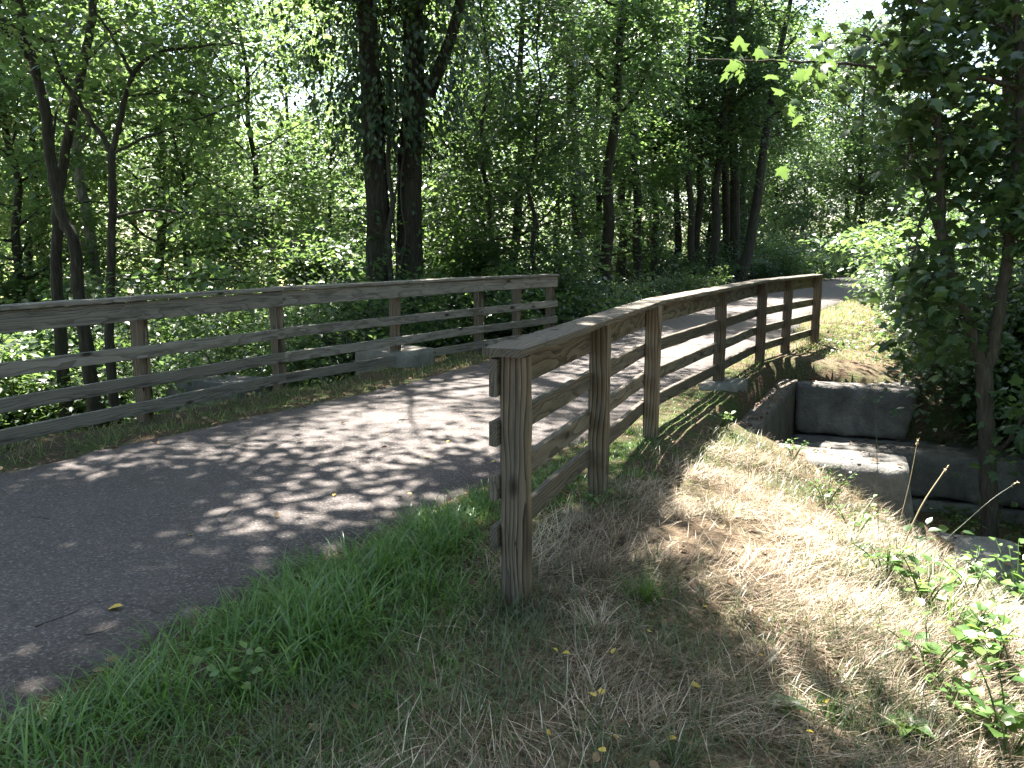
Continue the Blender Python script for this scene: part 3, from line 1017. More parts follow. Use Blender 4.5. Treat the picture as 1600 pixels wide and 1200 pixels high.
def forest():
    r = random.Random(77)
    GL = 'trees of the wood left of the path'
    # photo column, distance, kind, scale, leaf, bark, label
    named = [
        (945, 23.0, 7, 1.0, 'leaf', 'bark', 'straight dark trunk right of centre, beyond the end of the left fence'),
        (846, 18.8, 6, 0.85, 'leaf_dark', 'bark', 'slim leafy tree just behind the end post of the left fence'),
        (992, 32.0, 7, 1.05, 'leaf', 'bark', 'thin tree between the straight dark trunk and the trunk cluster'),
        (1109, 35.5, 7, 1.15, 'leaf_dark', 'bark', 'dark trunk leftmost of the thick cluster by the path bend'),
        (1136, 37.0, 7, 1.35, 'leaf', 'bark', 'thickest trunk of the dark cluster beyond the right fence'),
        (165, 20.5, 4, 0.95, 'leaf_light', 'bark_pale', 'pale grey trunk standing in light behind the slim forked tree'),
        (40, 19.5, 1, 1.0, 'leaf_light', 'bark', 'dark slim tree at the far left, behind the leaning trunks'),
        (422, 24.5, 3, 1.15, 'leaf_light', 'bark', 'slim tree in bright light left of the ivy covered trunks'),
        (795, 24.0, 5, 1.05, 'leaf', 'bark', 'tree right of the ivy covered trunks, behind the left fence'),
    ]
    for px, Y, k, s, lf, bk, lb in named:
        put_tree(k, xat(px, Y), Y, s, r.uniform(0, 6.28), lf, lb, None, bk)
    left = [(-60, 25, 1), (70, 30, 0), (250, 27, 5), (335, 33, 1), (545, 29, 6), (700, 27, 3), (742, 21, 6),
            (1008, 44, 3), (1074, 34.5, 7), (1090, 37.0, 7), (1124, 38, 7), (1150, 43, 7), (1172, 48, 2), (1205, 55, 0), (1240, 61, 5), (1278, 68, 2),
            (640, 33, 2), (970, 40, 1), (770, 38, 2), (150, 38, 2), (-20, 40, 5), (390, 44, 0), (600, 46, 5), (1100, 46, 0), (1020, 50, 2), (505, 38, 0), (1022, 37, 7), (893, 27, 7), (965, 38, 7), (1050, 42, 7), (925, 45, 7), (870, 36, 7), (470, 34, 5), (1335, 61, 2), (1330, 72, 2), (1372, 74, 0), (1415, 72, 2),
            (300, 23, 6), (590, 38, 2), (730, 32, 5), (930, 33, 5), (1130, 40, 3), (60, 23, 3), (220, 45, 2), (690, 50, 0), (940, 55, 2), (1160, 58, 0), (80, 52, 0), (300, 58, 5)]
    for i, (px, Y, k) in enumerate(left):
        lf = ('leaf', 'leaf_dark', 'leaf', 'leaf_dark')[i % 4] if px > 560 else ('leaf_light', 'leaf')[i % 2]
        o = put_tree(k, xat(px, Y), Y, r.uniform(0.9, 1.2), r.uniform(0, 6.28), lf, 'leafy woodland tree', GL)
        remember('tree', o, TONE[lf], 'woodland tree')
    # leaning tree beyond the far end of the right fence
    put_tree(7, xat(1146, 35.0), 35.0, 1.25, 0.6, 'leaf', 'trunk leaning to the right beside the dark trunk cluster', None, 'bark', 'tree', (0, rad(14)))
    GR = 'trees of the wood right of the path'
    right = [(10.8, 15.5, 6, 1.0), (13.2, 19.0, 1, 1.0), (11.0, 12.0, 5, 0.9), (10.2, 6.2, 5, 0.9), (12.5, 4.0, 0, 1.0), (16.0, 24.5, 0, 1.0), (20.5, 31.5, 2, 1.0), (27.5, 40.0, 0, 1.1), (33, 47.0, 5, 1.1),  # the two nearest, out of frame, are added to block sky light
             (15.5, 15.0, 3, 1.1), (8.6, 10.2, 6, 0.8), (18.0, 21.0, 5, 1.1), (22.0, 28.0, 1, 1.2), (26.5, 67.5, 2, 1.2), (32.0, 70.0, 0, 1.3), (19.0, 61.5, 5, 1.2), (34.0, 71.0, 2, 1.3), (13.5, 9.5, 2, 0.95)]
    for i, (x, y, k, s) in enumerate(right):
        lf = ('leaf_dark', 'leaf')[i % 2] if y < 23 else ('leaf_light', 'leaf')[i % 2]
        o = put_tree(k, x, y, s * r.uniform(0.95, 1.08), r.uniform(0, 6.28), lf, 'leafy woodland tree', GR)
        remember('tree', o, TONE[lf], 'woodland tree')


forest()


def crown_gaps(gx, gy):
    """breaks in the leaf roof, given by where their light lands on the path"""
    ok = np.ones(len(gx), bool)
    for x, y, q in ((-3.55, 5.65, .42), (-2.95, 6.25, .5), (-2.45, 6.35, .42), (-1.95, 6.75, .55), (-1.45, 4.95, .62), (-1.5, 4.15, .36), (-0.95, 4.9, .42), (-2.2, 4.45, .34), (-1.75, 3.0, .42),
                    (-1.5, 7.6, .5), (-1.2, 8.2, .55), (-0.5, 7.9, .4), (-0.6, 6.4, .5), (0.1, 9.3, .45), (-0.3, 5.2, .36), (-3.0, 4.9, .3), (0.9, 10.6, .5), (-0.2, 6.6, .45)):
        ok &= ((gx - x) ** 2 + ((gy - y) * 0.8) ** 2) > (1.08 * q) ** 2
    return ok


# ---- two big ivy clad trunks with the crown that shades the path
def big_twins():
    root = empty('twin_trunk_tree', (-2.42, 17.2, tz(-2.42, 17.2)))
    tag(root, 'large twin trunked tree hung with dark ivy behind the left fence', 'tree')
    base = root.location
    zb = base.z

    def tube_obj(name, pts, radii, sides, mat, jig=0.0):
        g = Geo()
        g.tube([Vector(p) - base for p in pts], radii, sides)
        if jig:
            V = g.v[0].reshape(len(pts), sides, 3)
            q = np.random.default_rng(sides)
            cen = V.mean(1, keepdims=True)
            ph = np.arange(sides)[None] + 0.0 * np.arange(len(pts))[:, None]
            rid = vnoise(ph * 1.0 + 0.15 * np.arange(len(pts))[:, None], np.arange(len(pts))[:, None] * 0.35 + 0 * ph, 0.9, 77)
            g.v[0] = (cen + (V - cen) * (1 + jig * rid[..., None])).reshape(-1, 3).astype(np.float32)
        me = g.mesh(name)
        return link(name, me, mat, root)
    a = [(-2.76, 17.0, zb - 0.2), at(592, 400, 17.0), at(587, 268, 17.0), at(576, 77, 17.0), (-2.9, 17.0, 8.0), (-3.3, 17.1, 11), (-3.9, 17.4, 14.5)]
    b = [(-2.04, 17.35, zb - 0.2), at(640, 421, 17.3), at(640, 268, 17.3), at(647, 115, 17.3), (-1.95, 17.3, 8.0), (-1.6, 17.2, 11), (-1.0, 17.0, 15)]
    A, B = spline(a, 90), spline(b, 90)
    tube_obj('trunk', A, np.linspace(0.27, 0.12, 90) * (1 + 0.35 * np.exp(-np.linspace(0, 15, 90) / 0.6)), 40, M['bark'], 0.10)
    tube_obj('trunk', B, np.linspace(0.295, 0.12, 90) * (1 + 0.35 * np.exp(-np.linspace(0, 15, 90) / 0.6)), 40, M['bark'], 0.10)
    # limb that leaves to the upper right
    l = spline([at(668, 150, 17.3), at(695, 85, 17.2), at(715, 20, 17.1), at(735, -80, 17.0), at(800, -220, 16.6)], 14)
    tube_obj('limb', l, np.linspace(0.14, 0.07, 14), 9, M['bark'])
    # old vine stems between the trunks
    r = np.random.default_rng(4)
    for q, (x0, w) in enumerate(((612, 0.075), (618, 0.03), (626, 0.02))):
        pts = [at(x0 + 5 * math.sin(y * 0.045 + q * 2) + (q - 1) * 3, y, 16.85 - 0.05 * q) for y in (545, 470, 420, 370, 320, 270, 215, 150, 80)]
        tube_obj('vine_stem', spline(pts, 24), np.linspace(w, w * 0.5, 24), 6, M['bark_young'])
    # crown high above the path
    g = Geo()
    C = []
    limbs = []
    for i in range(34):
        src = A if i % 2 else B
        t = r.uniform(0.50, 0.98)
        p0 = src[int(t * 89)]
        az = i * 2.399 + r.uniform(-0.4, 0.4)
        L = r.uniform(4.2, 7.6) * (1.05 - 0.5 * abs(t - 0.72))
        d = np.array([math.cos(az), math.sin(az), r.uniform(0.15, 0.7)])
        d[0] -= 0.22
        d /= np.linalg.norm(d)
        pts = [p0]
        for s in range(6):
            d = d + r.normal(0, 0.12, 3) + np.array([0, 0, -0.05])
            d /= np.linalg.norm(d)
            pts.append(pts[-1] + d * L / 6)
        pts = np.array(pts)
        if (pts[:, 2] < 6.0).any():
            pts[:, 2] = np.maximum(pts[:, 2], 6.2 + r.uniform(0, 0.6))
        g.tube(pts - np.array(base), np.linspace(0.075, 0.01, 7), 5)
        for s in range(11):
            f = r.uniform(0.2, 1)
            b0 = np.array([np.interp(f, np.linspace(0, 1, 7), pts[:, c]) for c in range(3)])
            bd = d * 0.4 + r.normal(0, 0.7, 3) * np.array([1, 1, 0.4])
            bd /= np.linalg.norm(bd)
            bp = b0 + bd * r.uniform(0.5, 1.5)
            g.tube(np.array([b0, (b0 + bp) / 2 + [0, 0, 0.03], bp]) - np.array(base), [0.012, 0.008, 0.004], 3)
            C += [bp, (b0 + bp) / 2]
    link('branches', g.mesh('branches'), M['bark'], root)['kind'] = 'stuff'
    C = np.array(C)
    C = C[C[:, 2] > 6.0]
    # crown cut so the slope right of the fence and far path stay sunny
    gx = C[:, 0] - (C[:, 2]) * SV.x / SV.z
    gy = C[:, 1] - (C[:, 2]) * SV.y / SV.z
    C = C[~((gx > 0.55 + 0.10 * (gy - 3)) & (gx < 4.2) & (gy < 8.9)) & ~((gy > 11.2) & (gx > 0.6 + 0.5 * (gy - 11.2))) & crown_gaps(gx, gy)]
    P, N, T, S_, rnd = cluster_leaves(C, 62, 0.36, 0.135, r)
    o = leaf_object('crown', P - np.array(base), N, T, S_, rnd, M['leaf'], root)
    o['kind'] = 'stuff'
    # ivy curtains
    IP, IN, IT, IS = [], [], [], []
    for q in range(400):
        src = (A, B)[q % 2]
        z0 = r.uniform(3.6, 9.2)
        c = np.array([np.interp(z0, src[:, 2], src[:, k]) for k in range(3)])
        az = r.uniform(0, 6.283)
        rr = 0.34 + abs(r.normal(0, 1.0)) * np.interp(z0, [3.6, 6], [0.7, 1.1])
        ln = r.uniform(0.3, 1.6)
        n = int(ln * 24)
        zz = z0 - r.uniform(0, ln, n)
        ok = zz > 2.9 + 0.5 * rr + r.uniform(-.3, .3, n)
        n = int(ok.sum())
        if n == 0:
            continue
        sx = np.cumsum(r.normal(0, 0.02, n))
        p = np.column_stack([c[0] + math.cos(az) * rr + r.normal(0, 0.09, n) + sx, c[1] + math.sin(az) * rr * 0.8 + r.normal(0, 0.09, n), zz[ok]])
        nrm = np.column_stack([math.cos(az) + r.normal(0, 0.5, n), math.sin(az) + r.normal(0, 0.5, n), 0.45 + r.normal(0, 0.3, n)])
        IP.append(p); IN.append(nrm)
        IT.append(np.column_stack([r.normal(0, 0.35, n), r.normal(0, 0.35, n), -np.ones(n)]))
        IS.append(0.125 * r.uniform(0.6, 1.2, n))
    # close leaf cover on the trunks, thinning downwards
    for src in (A, B):
        z = np.concatenate([r.uniform(3.6, 9.0, 520), r.uniform(1.0, 3.6, 60)])
        az = r.uniform(0, 6.283, len(z))
        rr = 0.27 + r.uniform(0, 0.22, len(z))
        c = np.stack([np.interp(z, src[:, 2], src[:, k]) for k in (0, 1)], 1)
        IP.append(np.column_stack([c[:, 0] + np.cos(az) * rr, c[:, 1] + np.sin(az) * rr, z]))
        IN.append(np.column_stack([np.cos(az), np.sin(az), np.full(len(z), 0.5)]) + r.normal(0, 0.35, (len(z), 3)))
        IT.append(np.column_stack([r.normal(0, 0.3, len(z)), r.normal(0, 0.3, len(z)), -np.ones(len(z))]))
        IS.append(0.12 * r.uniform(0.6, 1.2, len(z)))
    IP, IN, IT, IS = map(np.concatenate, (IP, IN, IT, IS))
    o = leaf_object('ivy', IP - np.array(base), IN, IT, IS, r.uniform(0, 1, len(IP)), M['ivy'], root, (OV_V, OV_F))
    o['kind'] = 'stuff'


big_twins()


def overhead_tree(label, foot, path, r0, centre, radii, n_t, per, seed, leafmat, keep=None, bark='bark'):
    """tall tree whose limbs reach out to an uneven crown"""
    r = np.random.default_rng(seed)
    root = empty('tall_tree', (foot[0], foot[1], tz(*foot)))
    tag(root, label, 'tree')
    base = np.array(root.location)
    c = spline([base + [0, 0, -0.2]] + [np.array(p) for p in path], 22)
    g = Geo(); g.tube(c - base, np.linspace(r0, r0 * 0.35, 22) * (1 + 0.4 * np.exp(-np.linspace(0, 12, 22))), 12)
    link('trunk', g.mesh('trunk'), M[bark], root)
    g = Geo(); C = []
    for i in range(n_t):
        d = r.normal(0, 1, 3); d /= np.linalg.norm(d)
        tip = np.array(centre) + d * np.array(radii) * r.uniform(0.25, 1.0) ** 0.5
        k = int(np.clip(np.interp(tip[2] - 2.0, c[:, 2], np.arange(22)), 9, 21))
        p0 = c[k]
        mid = (p0 + tip) / 2 + np.array([0, 0, 0.12 * np.linalg.norm(tip - p0)])
        q = spline([p0, mid, tip], 8)
        g.tube(q - base, np.linspace(0.06, 0.012, 8), 5)
        for s_ in range(9):
            f = r.uniform(0.62, 1)
            b0 = q[int(f * 7)]
            bd = r.normal(0, 1, 3) * np.array([1, 1, 0.4]); bd /= np.linalg.norm(bd)
            b1 = b0 + bd * r.uniform(0.3, 1.0)
            g.tube(np.array([b0, (b0 + b1) / 2, b1]) - base, [0.012, 0.008, 0.004], 3)
            C += [b1, (b0 + b1) / 2]
    link('branches', g.mesh('branches'), M[bark], root)['kind'] = 'stuff'
    C = np.array(C)
    if keep is not None:
        gx = C[:, 0] - C[:, 2] * SV.x / SV.z
        gy = C[:, 1] - C[:, 2] * SV.y / SV.z
        C = C[keep(gx, gy, C)]
    P, N, T, S_, rnd = cluster_leaves(C, per, 0.36, 0.15, r)
    leaf_object('crown', P - base, N, T, S_, rnd, M[leafmat], root)['kind'] = 'stuff'


def slope_open(gx, gy, C):  # crown shaped for light: drops clusters that would shade the sunny slope
    sunny = (gx > 0.45 + 0.16 * np.maximum(gy - 3.2, 0)) & (gx < 3.3 + 0.18 * (gy - 4)) & (gy > 3.9 - 1.05 * (gx - 0.4)) & (gy < 8.9)
    return (~sunny | (np.random.default_rng(6).random(len(gx)) < 0.10)) & crown_gaps(gx, gy)


overhead_tree('tall tree beyond the left picture edge whose branches reach over the path', (-7.6, 5.0), [(-7.2, 5.6, 3), (-6.2, 6.6, 7), (-5.2, 7.6, 10), (-4.6, 8.4, 13)], 0.22, (-2.4, 8.5, 9.2), (4.3, 3.9, 2.2), 36, 88, 901, 'leaf',
              lambda gx, gy, C: slope_open(gx, gy, C) & (C[:, 2] > 1.6 + 0.30 * C[:, 1] + 0.8))
overhead_tree('tall tree left of the slim leaning trunks with its crown above the frame', (-9.2, 11.5), [(-9.0, 11.6, 4), (-8.4, 11.9, 8), (-7.6, 12.2, 12)], 0.2, (-6.2, 12.0, 10.5), (3.6, 3.2, 2.6), 26, 55, 902, 'leaf_light',
              lambda gx, gy, C: slope_open(gx, gy, C) & (C[:, 2] > 6.2))
overhead_tree('tall tree behind the forked maple, its crown leaning towards the path', (9.6, 16.2), [(9.2, 16.0, 4), (8.2, 15.6, 8), (7.4, 15.2, 12)], 0.2, (4.2, 13.2, 10.2), (3.6, 3.8, 3.2), 88, 62, 903, 'leaf',
              lambda gx, gy, C: slope_open(gx, gy, C) & ((gx > 4.0) | (gy > 9.3) & (gx > 1.5)) & (gy < 11.6) & (C[:, 2] > 1.6 + 0.30 * C[:, 1] + 0.6))


# ---- near trees drawn branch by branch
def branch_tree(name, label, base, stems, leafspec, barkmat, leafmat, seed, shape=(OV_V, OV_F), group=None):
    """stems: list of (part name, points, r0, r1); leafspec: list of (index of stem, from, to, clusters, per, sigma, size)"""
    root = empty(name, base)
    tag(root, label, 'tree', group)
    bv = np.array(base)
    r = np.random.default_rng(seed)
    S2 = []
    for nm, pts, r0, r1 in stems:
        n = max(10, len(pts) * 6)
        c = spline(pts, n)
        c[1:-1] += r.normal(0, 0.006, (n - 2, 3))
        S2.append((c, np.linspace(r0, r1, n)))
        g = Geo()
        rr = np.linspace(r0, r1, n) * (1 + r.normal(0, 0.035, n))
        if nm == 'trunk' and c[0, 2] <= base[2] + 0.3:
            rr = rr * (1 + 0.4 * np.exp(-np.linspace(0, 1, n) * 14))
        g.tube(c - bv, rr, 10 if r0 > 0.03 else 6)
        link(nm, g.mesh(nm), M[barkmat], root)
    tg = Geo()
    C = []
    for (i, f0, f1, ncl, reach, zlift) in leafspec['where']:
        c, _ = S2[i]
        for q in range(ncl):
            f = r.uniform(f0, f1)
            p0 = c[int(f * (len(c) - 1))]
            d = r.normal(0, 1, 3) * np.array([1, 1, 0.5])
            d[2] += zlift
            d /= np.linalg.norm(d)
            L = reach * r.uniform(0.35, 1.0)
            p1 = p0 + d * L
            mid = (p0 + p1) / 2 + np.array([0, 0, 0.05 * L])
            tg.tube(np.array([p0, mid, p1]) - bv, [0.0075, 0.005, 0.0025], 4)
            C += [p1, mid * 0.4 + p1 * 0.6]
    link('twigs', tg.mesh('twigs'), M[barkmat], root)['kind'] = 'stuff'
    C = np.array(C)
    if 'clip' in leafspec:
        C = C[leafspec['clip'](C)]
    P, N, T, S_, rnd = cluster_leaves(C, leafspec['per'], leafspec['sig'], leafspec['size'], r, leafspec.get('droop', 0.25), leafspec.get('flat', 0.5), leafspec.get('tilt', 0.6))
    o = leaf_object('crown', P - bv, N, T, S_, rnd, M[leafmat], root, shape)
    o['kind'] = 'stuff'
    return root


def near_trees():
    # two leaning trunks at the left, behind the fence
    Y = 11.2
    x0 = xat(135, Y)
    z0 = tz(x0, Y)
    stems = [('trunk', [(at(150, 600, Y).x, Y, z0 - 0.2), at(138, 560, Y), at(123, 460, Y), at(117, 382, Y), at(100, 345, Y), at(82, 268, Y), at(68, 155, Y), at(40, 60, Y), at(22, -40, Y), at(-10, -220, Y - .2), at(-40, -420, Y - .4)], 0.088, 0.05),
             ('branch', [at(80, 262, Y), at(86, 180, Y + .2), at(98, 150, Y + .4), at(120, 60, Y + .7)], 0.018, 0.006),
             ('branch', [at(50, 95, Y), at(-10, 30, Y - .3), at(-80, -40, Y - .6)], 0.03, 0.008),
             ('branch', [at(10, -150, Y), at(120, -260, Y - .6), at(260, -330, Y - 1.4)], 0.035, 0.008)]
    branch_tree('leaning_tree', 'slim tree with a kinked trunk leaning left, nearest behind the left fence', (x0, Y, z0), stems,
                dict(where=[(0, 0.72, 1, 18, 1.0, 0.1), (1, 0.2, 1, 6, 0.6, 0), (2, 0.3, 1, 12, 0.8, 0), (3, 0.2, 1, 14, 0.9, 0)], per=11, sig=0.2, size=0.115), 'bark', 'leaf', 31)
    Y = 12.0
    x0 = xat(90, Y); z0 = tz(x0, Y)
    stems = [('trunk', [(x0, Y, z0 - 0.2), at(90, 460, Y), at(90, 326, Y), at(97, 272, Y), at(111, 192, Y), at(127, 115, Y), at(143, 30, Y), at(152, -60, Y), at(170, -260, Y), at(160, -480, Y)], 0.078, 0.042),
             ('branch', [at(130, 100, Y), at(170, 60, Y + .3), at(215, 20, Y + .6)], 0.025, 0.007),
             ('branch', [at(150, -40, Y), at(90, -160, Y + .4), at(20, -260, Y + .9)], 0.03, 0.008)]
    branch_tree('straight_slim_tree', 'slim dark tree leaning right, crossing behind the kinked trunk at left', (x0, Y, z0), stems,
                dict(where=[(0, 0.66, 1, 20, 1.1, 0.1), (1, 0.2, 1, 8, 0.7, 0), (2, 0.2, 1, 12, 0.9, 0)], per=11, sig=0.2, size=0.115), 'bark', 'leaf_light', 32)
    Y = 10.6
    x0 = xat(170, Y); z0 = tz(x0, Y)
    stems = [('trunk', [(x0, Y, z0 - 0.2), at(171, 540, Y), at(173, 460, Y), at(174, 380, Y), at(176, 320, Y), at(174, 240, Y)], 0.060, 0.046),
             ('branch', [at(174, 240, Y), at(160, 212, Y), at(118, 155, Y - .1), at(92, 112, Y - .2), at(76, 70, Y - .3), at(20, 40, Y - .5), at(-60, 5, Y - .8)], 0.036, 0.010),
             ('branch', [at(174, 240, Y), at(186, 195, Y), at(206, 120, Y + .1), at(244, 84, Y + .1), at(300, 74, Y + .1), at(390, 66, Y + .2)], 0.040, 0.008),
             ('branch', [at(206, 120, Y + .1), at(190, 85, Y + .1), at(172, 52, Y + .2), at(140, 0, Y + .2), at(120, -80, Y + .2)], 0.026, 0.008),
             ('branch', [at(178, 240, Y), at(220, 218, Y - .2), at(268, 200, Y - .4), at(330, 178, Y - .6), at(386, 152, Y - .8)], 0.020, 0.006),
             ('branch', [at(179, 340, Y), at(230, 328, Y - .1), at(300, 333, Y - .2), at(400, 339, Y - .3)], 0.020, 0.007),
             ('branch', [at(200, 150, Y), at(240, 146, Y), at(290, 144, Y), at(345, 156, Y)], 0.014, 0.005),
             ('branch', [at(172, 480, Y), at(205, 462, Y + .2), at(240, 440, Y + .4), at(320, 436, Y + .6), at(400, 442, Y + .8)], 0.018, 0.006)]
    branch_tree('forked_sapling', 'slim dark sapling forking at head height with long thin branches, left', (x0, Y, z0), stems,
                dict(where=[(1, 0.45, 1, 15, 0.6, 0), (2, 0.5, 1, 22, 0.6, 0), (3, 0.3, 1, 14, 0.6, 0), (4, 0.5, 1, 10, 0.4, 0), (5, 0.5, 1, 12, 0.45, 0), (6, 0.4, 1, 7, 0.35, 0), (7, 0.4, 1, 24, 0.5, 0.1)], per=10, sig=0.17, size=0.115), 'bark', 'leaf', 33)
    # forked maple at the right, beside the culvert
    Y = 8.8
    x0 = at(1545, 830, Y).x; z0 = tz(x0, Y)
    stems = [('trunk', [(x0, Y, z0 - 0.2), at(1546, 820, Y), at(1544, 740, Y), at(1540, 660, Y), at(1537, 575, Y)], 0.098, 0.082),
             ('trunk', [at(1535, 582, Y), at(1526, 545, Y), at(1508, 483, Y), at(1478, 405, Y), at(1470, 310, Y), at(1468, 217, Y), at(1457, 123, Y), at(1440, 10, Y), at(1428, -120, Y), at(1410, -330, Y), at(1400, -520, Y)], 0.058, 0.02),
             ('trunk', [at(1539, 582, Y), at(1552, 535, Y), at(1562, 475, Y), at(1576, 380, Y), at(1588, 270, Y), at(1594, 160, Y), at(1592, 60, Y), at(1584, -60, Y), at(1575, -300, Y), at(1580, -560, Y)], 0.072, 0.025),
             ('branch', [at(1592, 138, Y), at(1555, 127, Y - .1), at(1512, 118, Y - .2), at(1450, 112, Y - .3), at(1390, 106, Y - .4), at(1300, 98, Y - .5), at(1200, 96, Y - .55), at(1090, 92, Y - .6)], 0.03, 0.006),
             ('branch', [at(1470, 300, Y), at(1440, 340, Y - .2), at(1432, 382, Y - .4), at(1418, 425, Y - .5)], 0.018, 0.006),
             ('branch', [at(1485, 420, Y), at(1455, 430, Y - .2), at(1440, 460, Y - .4), at(1425, 510, Y - .5)], 0.018, 0.006),
             ('branch', [at(1464, 190, Y), at(1430, 205, Y + .2), at(1420, 240, Y + .3), at(1410, 275, Y + .4)], 0.018, 0.006),
             ('branch', [at(1585, 300, Y), at(1540, 240, Y + .3), at(1500, 215, Y + .5), at(1440, 205, Y + .7)], 0.022, 0.007),
             ('branch', [at(1578, 370, Y), at(1610, 330, Y - .3), at(1660, 300, Y - .5)], 0.022, 0.007),
             ('branch', [at(1470, 380, Y), at(1430, 260, Y + .6), at(1400, 240, Y + .8)], 0.02, 0.007),
             ('branch', [at(1550, 705, Y), at(1575, 690, Y - .2), at(1605, 640, Y - .4), at(1650, 560, Y - .6)], 0.03, 0.012),
             ('branch', [at(1458, 130, Y), at(1400, 80, Y - .2), at(1340, 50, Y - .3)], 0.018, 0.006),
             ('branch', [at(1592, 60, Y), at(1530, 20, Y + .2), at(1470, 0, Y + .4)], 0.02, 0.006),
             ('branch', [at(1510, 490, Y), at(1470, 500, Y + .3), at(1420, 540, Y + .5)], 0.016, 0.006)]
    where = [(1, 0.30, 0.8, 40, 0.6, 0), (2, 0.33, 0.75, 46, 0.7, 0), (3, 0.25, 0.95, 8, 0.2, 0), (4, 0.2, 1, 18, 0.26, -0.2), (5, 0.2, 1, 18, 0.26, -0.2), (6, 0.2, 1, 16, 0.28, 0),
             (7, 0.2, 1, 20, 0.5, 0), (8, 0.2, 1, 20, 0.6, 0), (9, 0.3, 1, 12, 0.5, 0), (10, 0.5, 1, 8, 0.4, 0), (11, 0.2, 1, 16, 0.5, 0), (12, 0.2, 1, 16, 0.5, 0), (13, 0.3, 1, 14, 0.45, -0.1)]
    branch_tree('forked_maple', 'maple with a forked grey trunk and big dark leaves by the culvert', (x0, Y, z0), stems,
                dict(where=where, per=9, sig=0.15, size=0.125, tilt=0.75, droop=0.3, clip=lambda C: (C[:, 0] / C[:, 1] > 0.478) | (C[:, 2] > 2.75)), 'bark_young', 'maple', 34, (MAP_V, MAP_F))


near_trees()


# ------------------------------------------------------------------ shrubs and saplings
def shrub_mesh(seed, h, w, n, leaf, sig):
    r = np.random.default_rng(seed)
    g = Geo()
    C = []
    for i in range(14):
        az = r.uniform(0, 6.28)
        d = np.array([math.cos(az) * r.uniform(0.1, 0.9), math.sin(az) * r.uniform(0.1, 0.9), 1.0])
        d /= np.linalg.norm(d)
        L = h * r.uniform(0.6, 1.05)
        pts = [np.array([r.normal(0, 0.08), r.normal(0, 0.08), -0.15])]
        for s in range(5):
            d = d + r.normal(0, 0.12, 3) + np.array([math.cos(az), math.sin(az), 0]) * 0.1 * w
            d /= np.linalg.norm(d)
            pts.append(pts[-1] + d * L / 5)
        pts = np.array(pts)
        g.tube(pts, np.linspace(0.018, 0.004, 6), 4)
        for s in range(9):
            f = r.uniform(0.15, 1)
            b0 = np.array([np.interp(f, np.linspace(0, 1, 6), pts[:, c]) for c in range(3)])
            b1 = b0 + r.normal(0, 1, 3) * np.array([w, w, 0.5]) * 0.42
            b1[2] = max(b1[2], 0.1)
            g.tube(np.array([b0, (b0 + b1) / 2, b1]), [0.006, 0.004, 0.002], 3)
            C += [b1, (b0 + b1) / 2]
    C = np.array(C)
    P, N, T, S_, rnd = cluster_leaves(C, int(n / len(C)), sig, leaf, r)
    P[:, 2] = np.maximum(P[:, 2], 0.03)
    V, Fc = leaves_np(P, N, T, S_)
    return g.mesh('stems'), mesh_np('foliage', V, Fc, False, rnd=np.repeat(rnd, 4))


SHRUBS = [shrub_mesh(201, 2.5, 1.0, 6500, 0.115, 0.21), shrub_mesh(202, 3.6, 1.1, 9000, 0.135, 0.26), shrub_mesh(203, 1.7, 1.0, 5200, 0.10, 0.18), shrub_mesh(204, 4.8, 1.25, 12000, 0.155, 0.30)]


def put_shrub(k, x, y, s, rot, leafmat, label, group):
    st, fo = SHRUBS[k]
    root = empty('shrub', (x, y, tz(x, y)))
    root.rotation_euler = (0, 0, rot)
    root.scale = (s, s, s)
    tag(root, label, 'shrub', group)
    for nm, me, mt in (('stems', st, M['bark']), ('foliage', fo, M[leafmat])):
        o = bpy.data.objects.new(nm, me)
        if not me.materials:
            me.materials.append(None)
        COL.objects.link(o)
        o.parent = root
        o.material_slots[0].link = 'OBJECT'
        o.material_slots[0].material = mt
        if nm == 'foliage':
            o['kind'] = 'stuff'
    return root


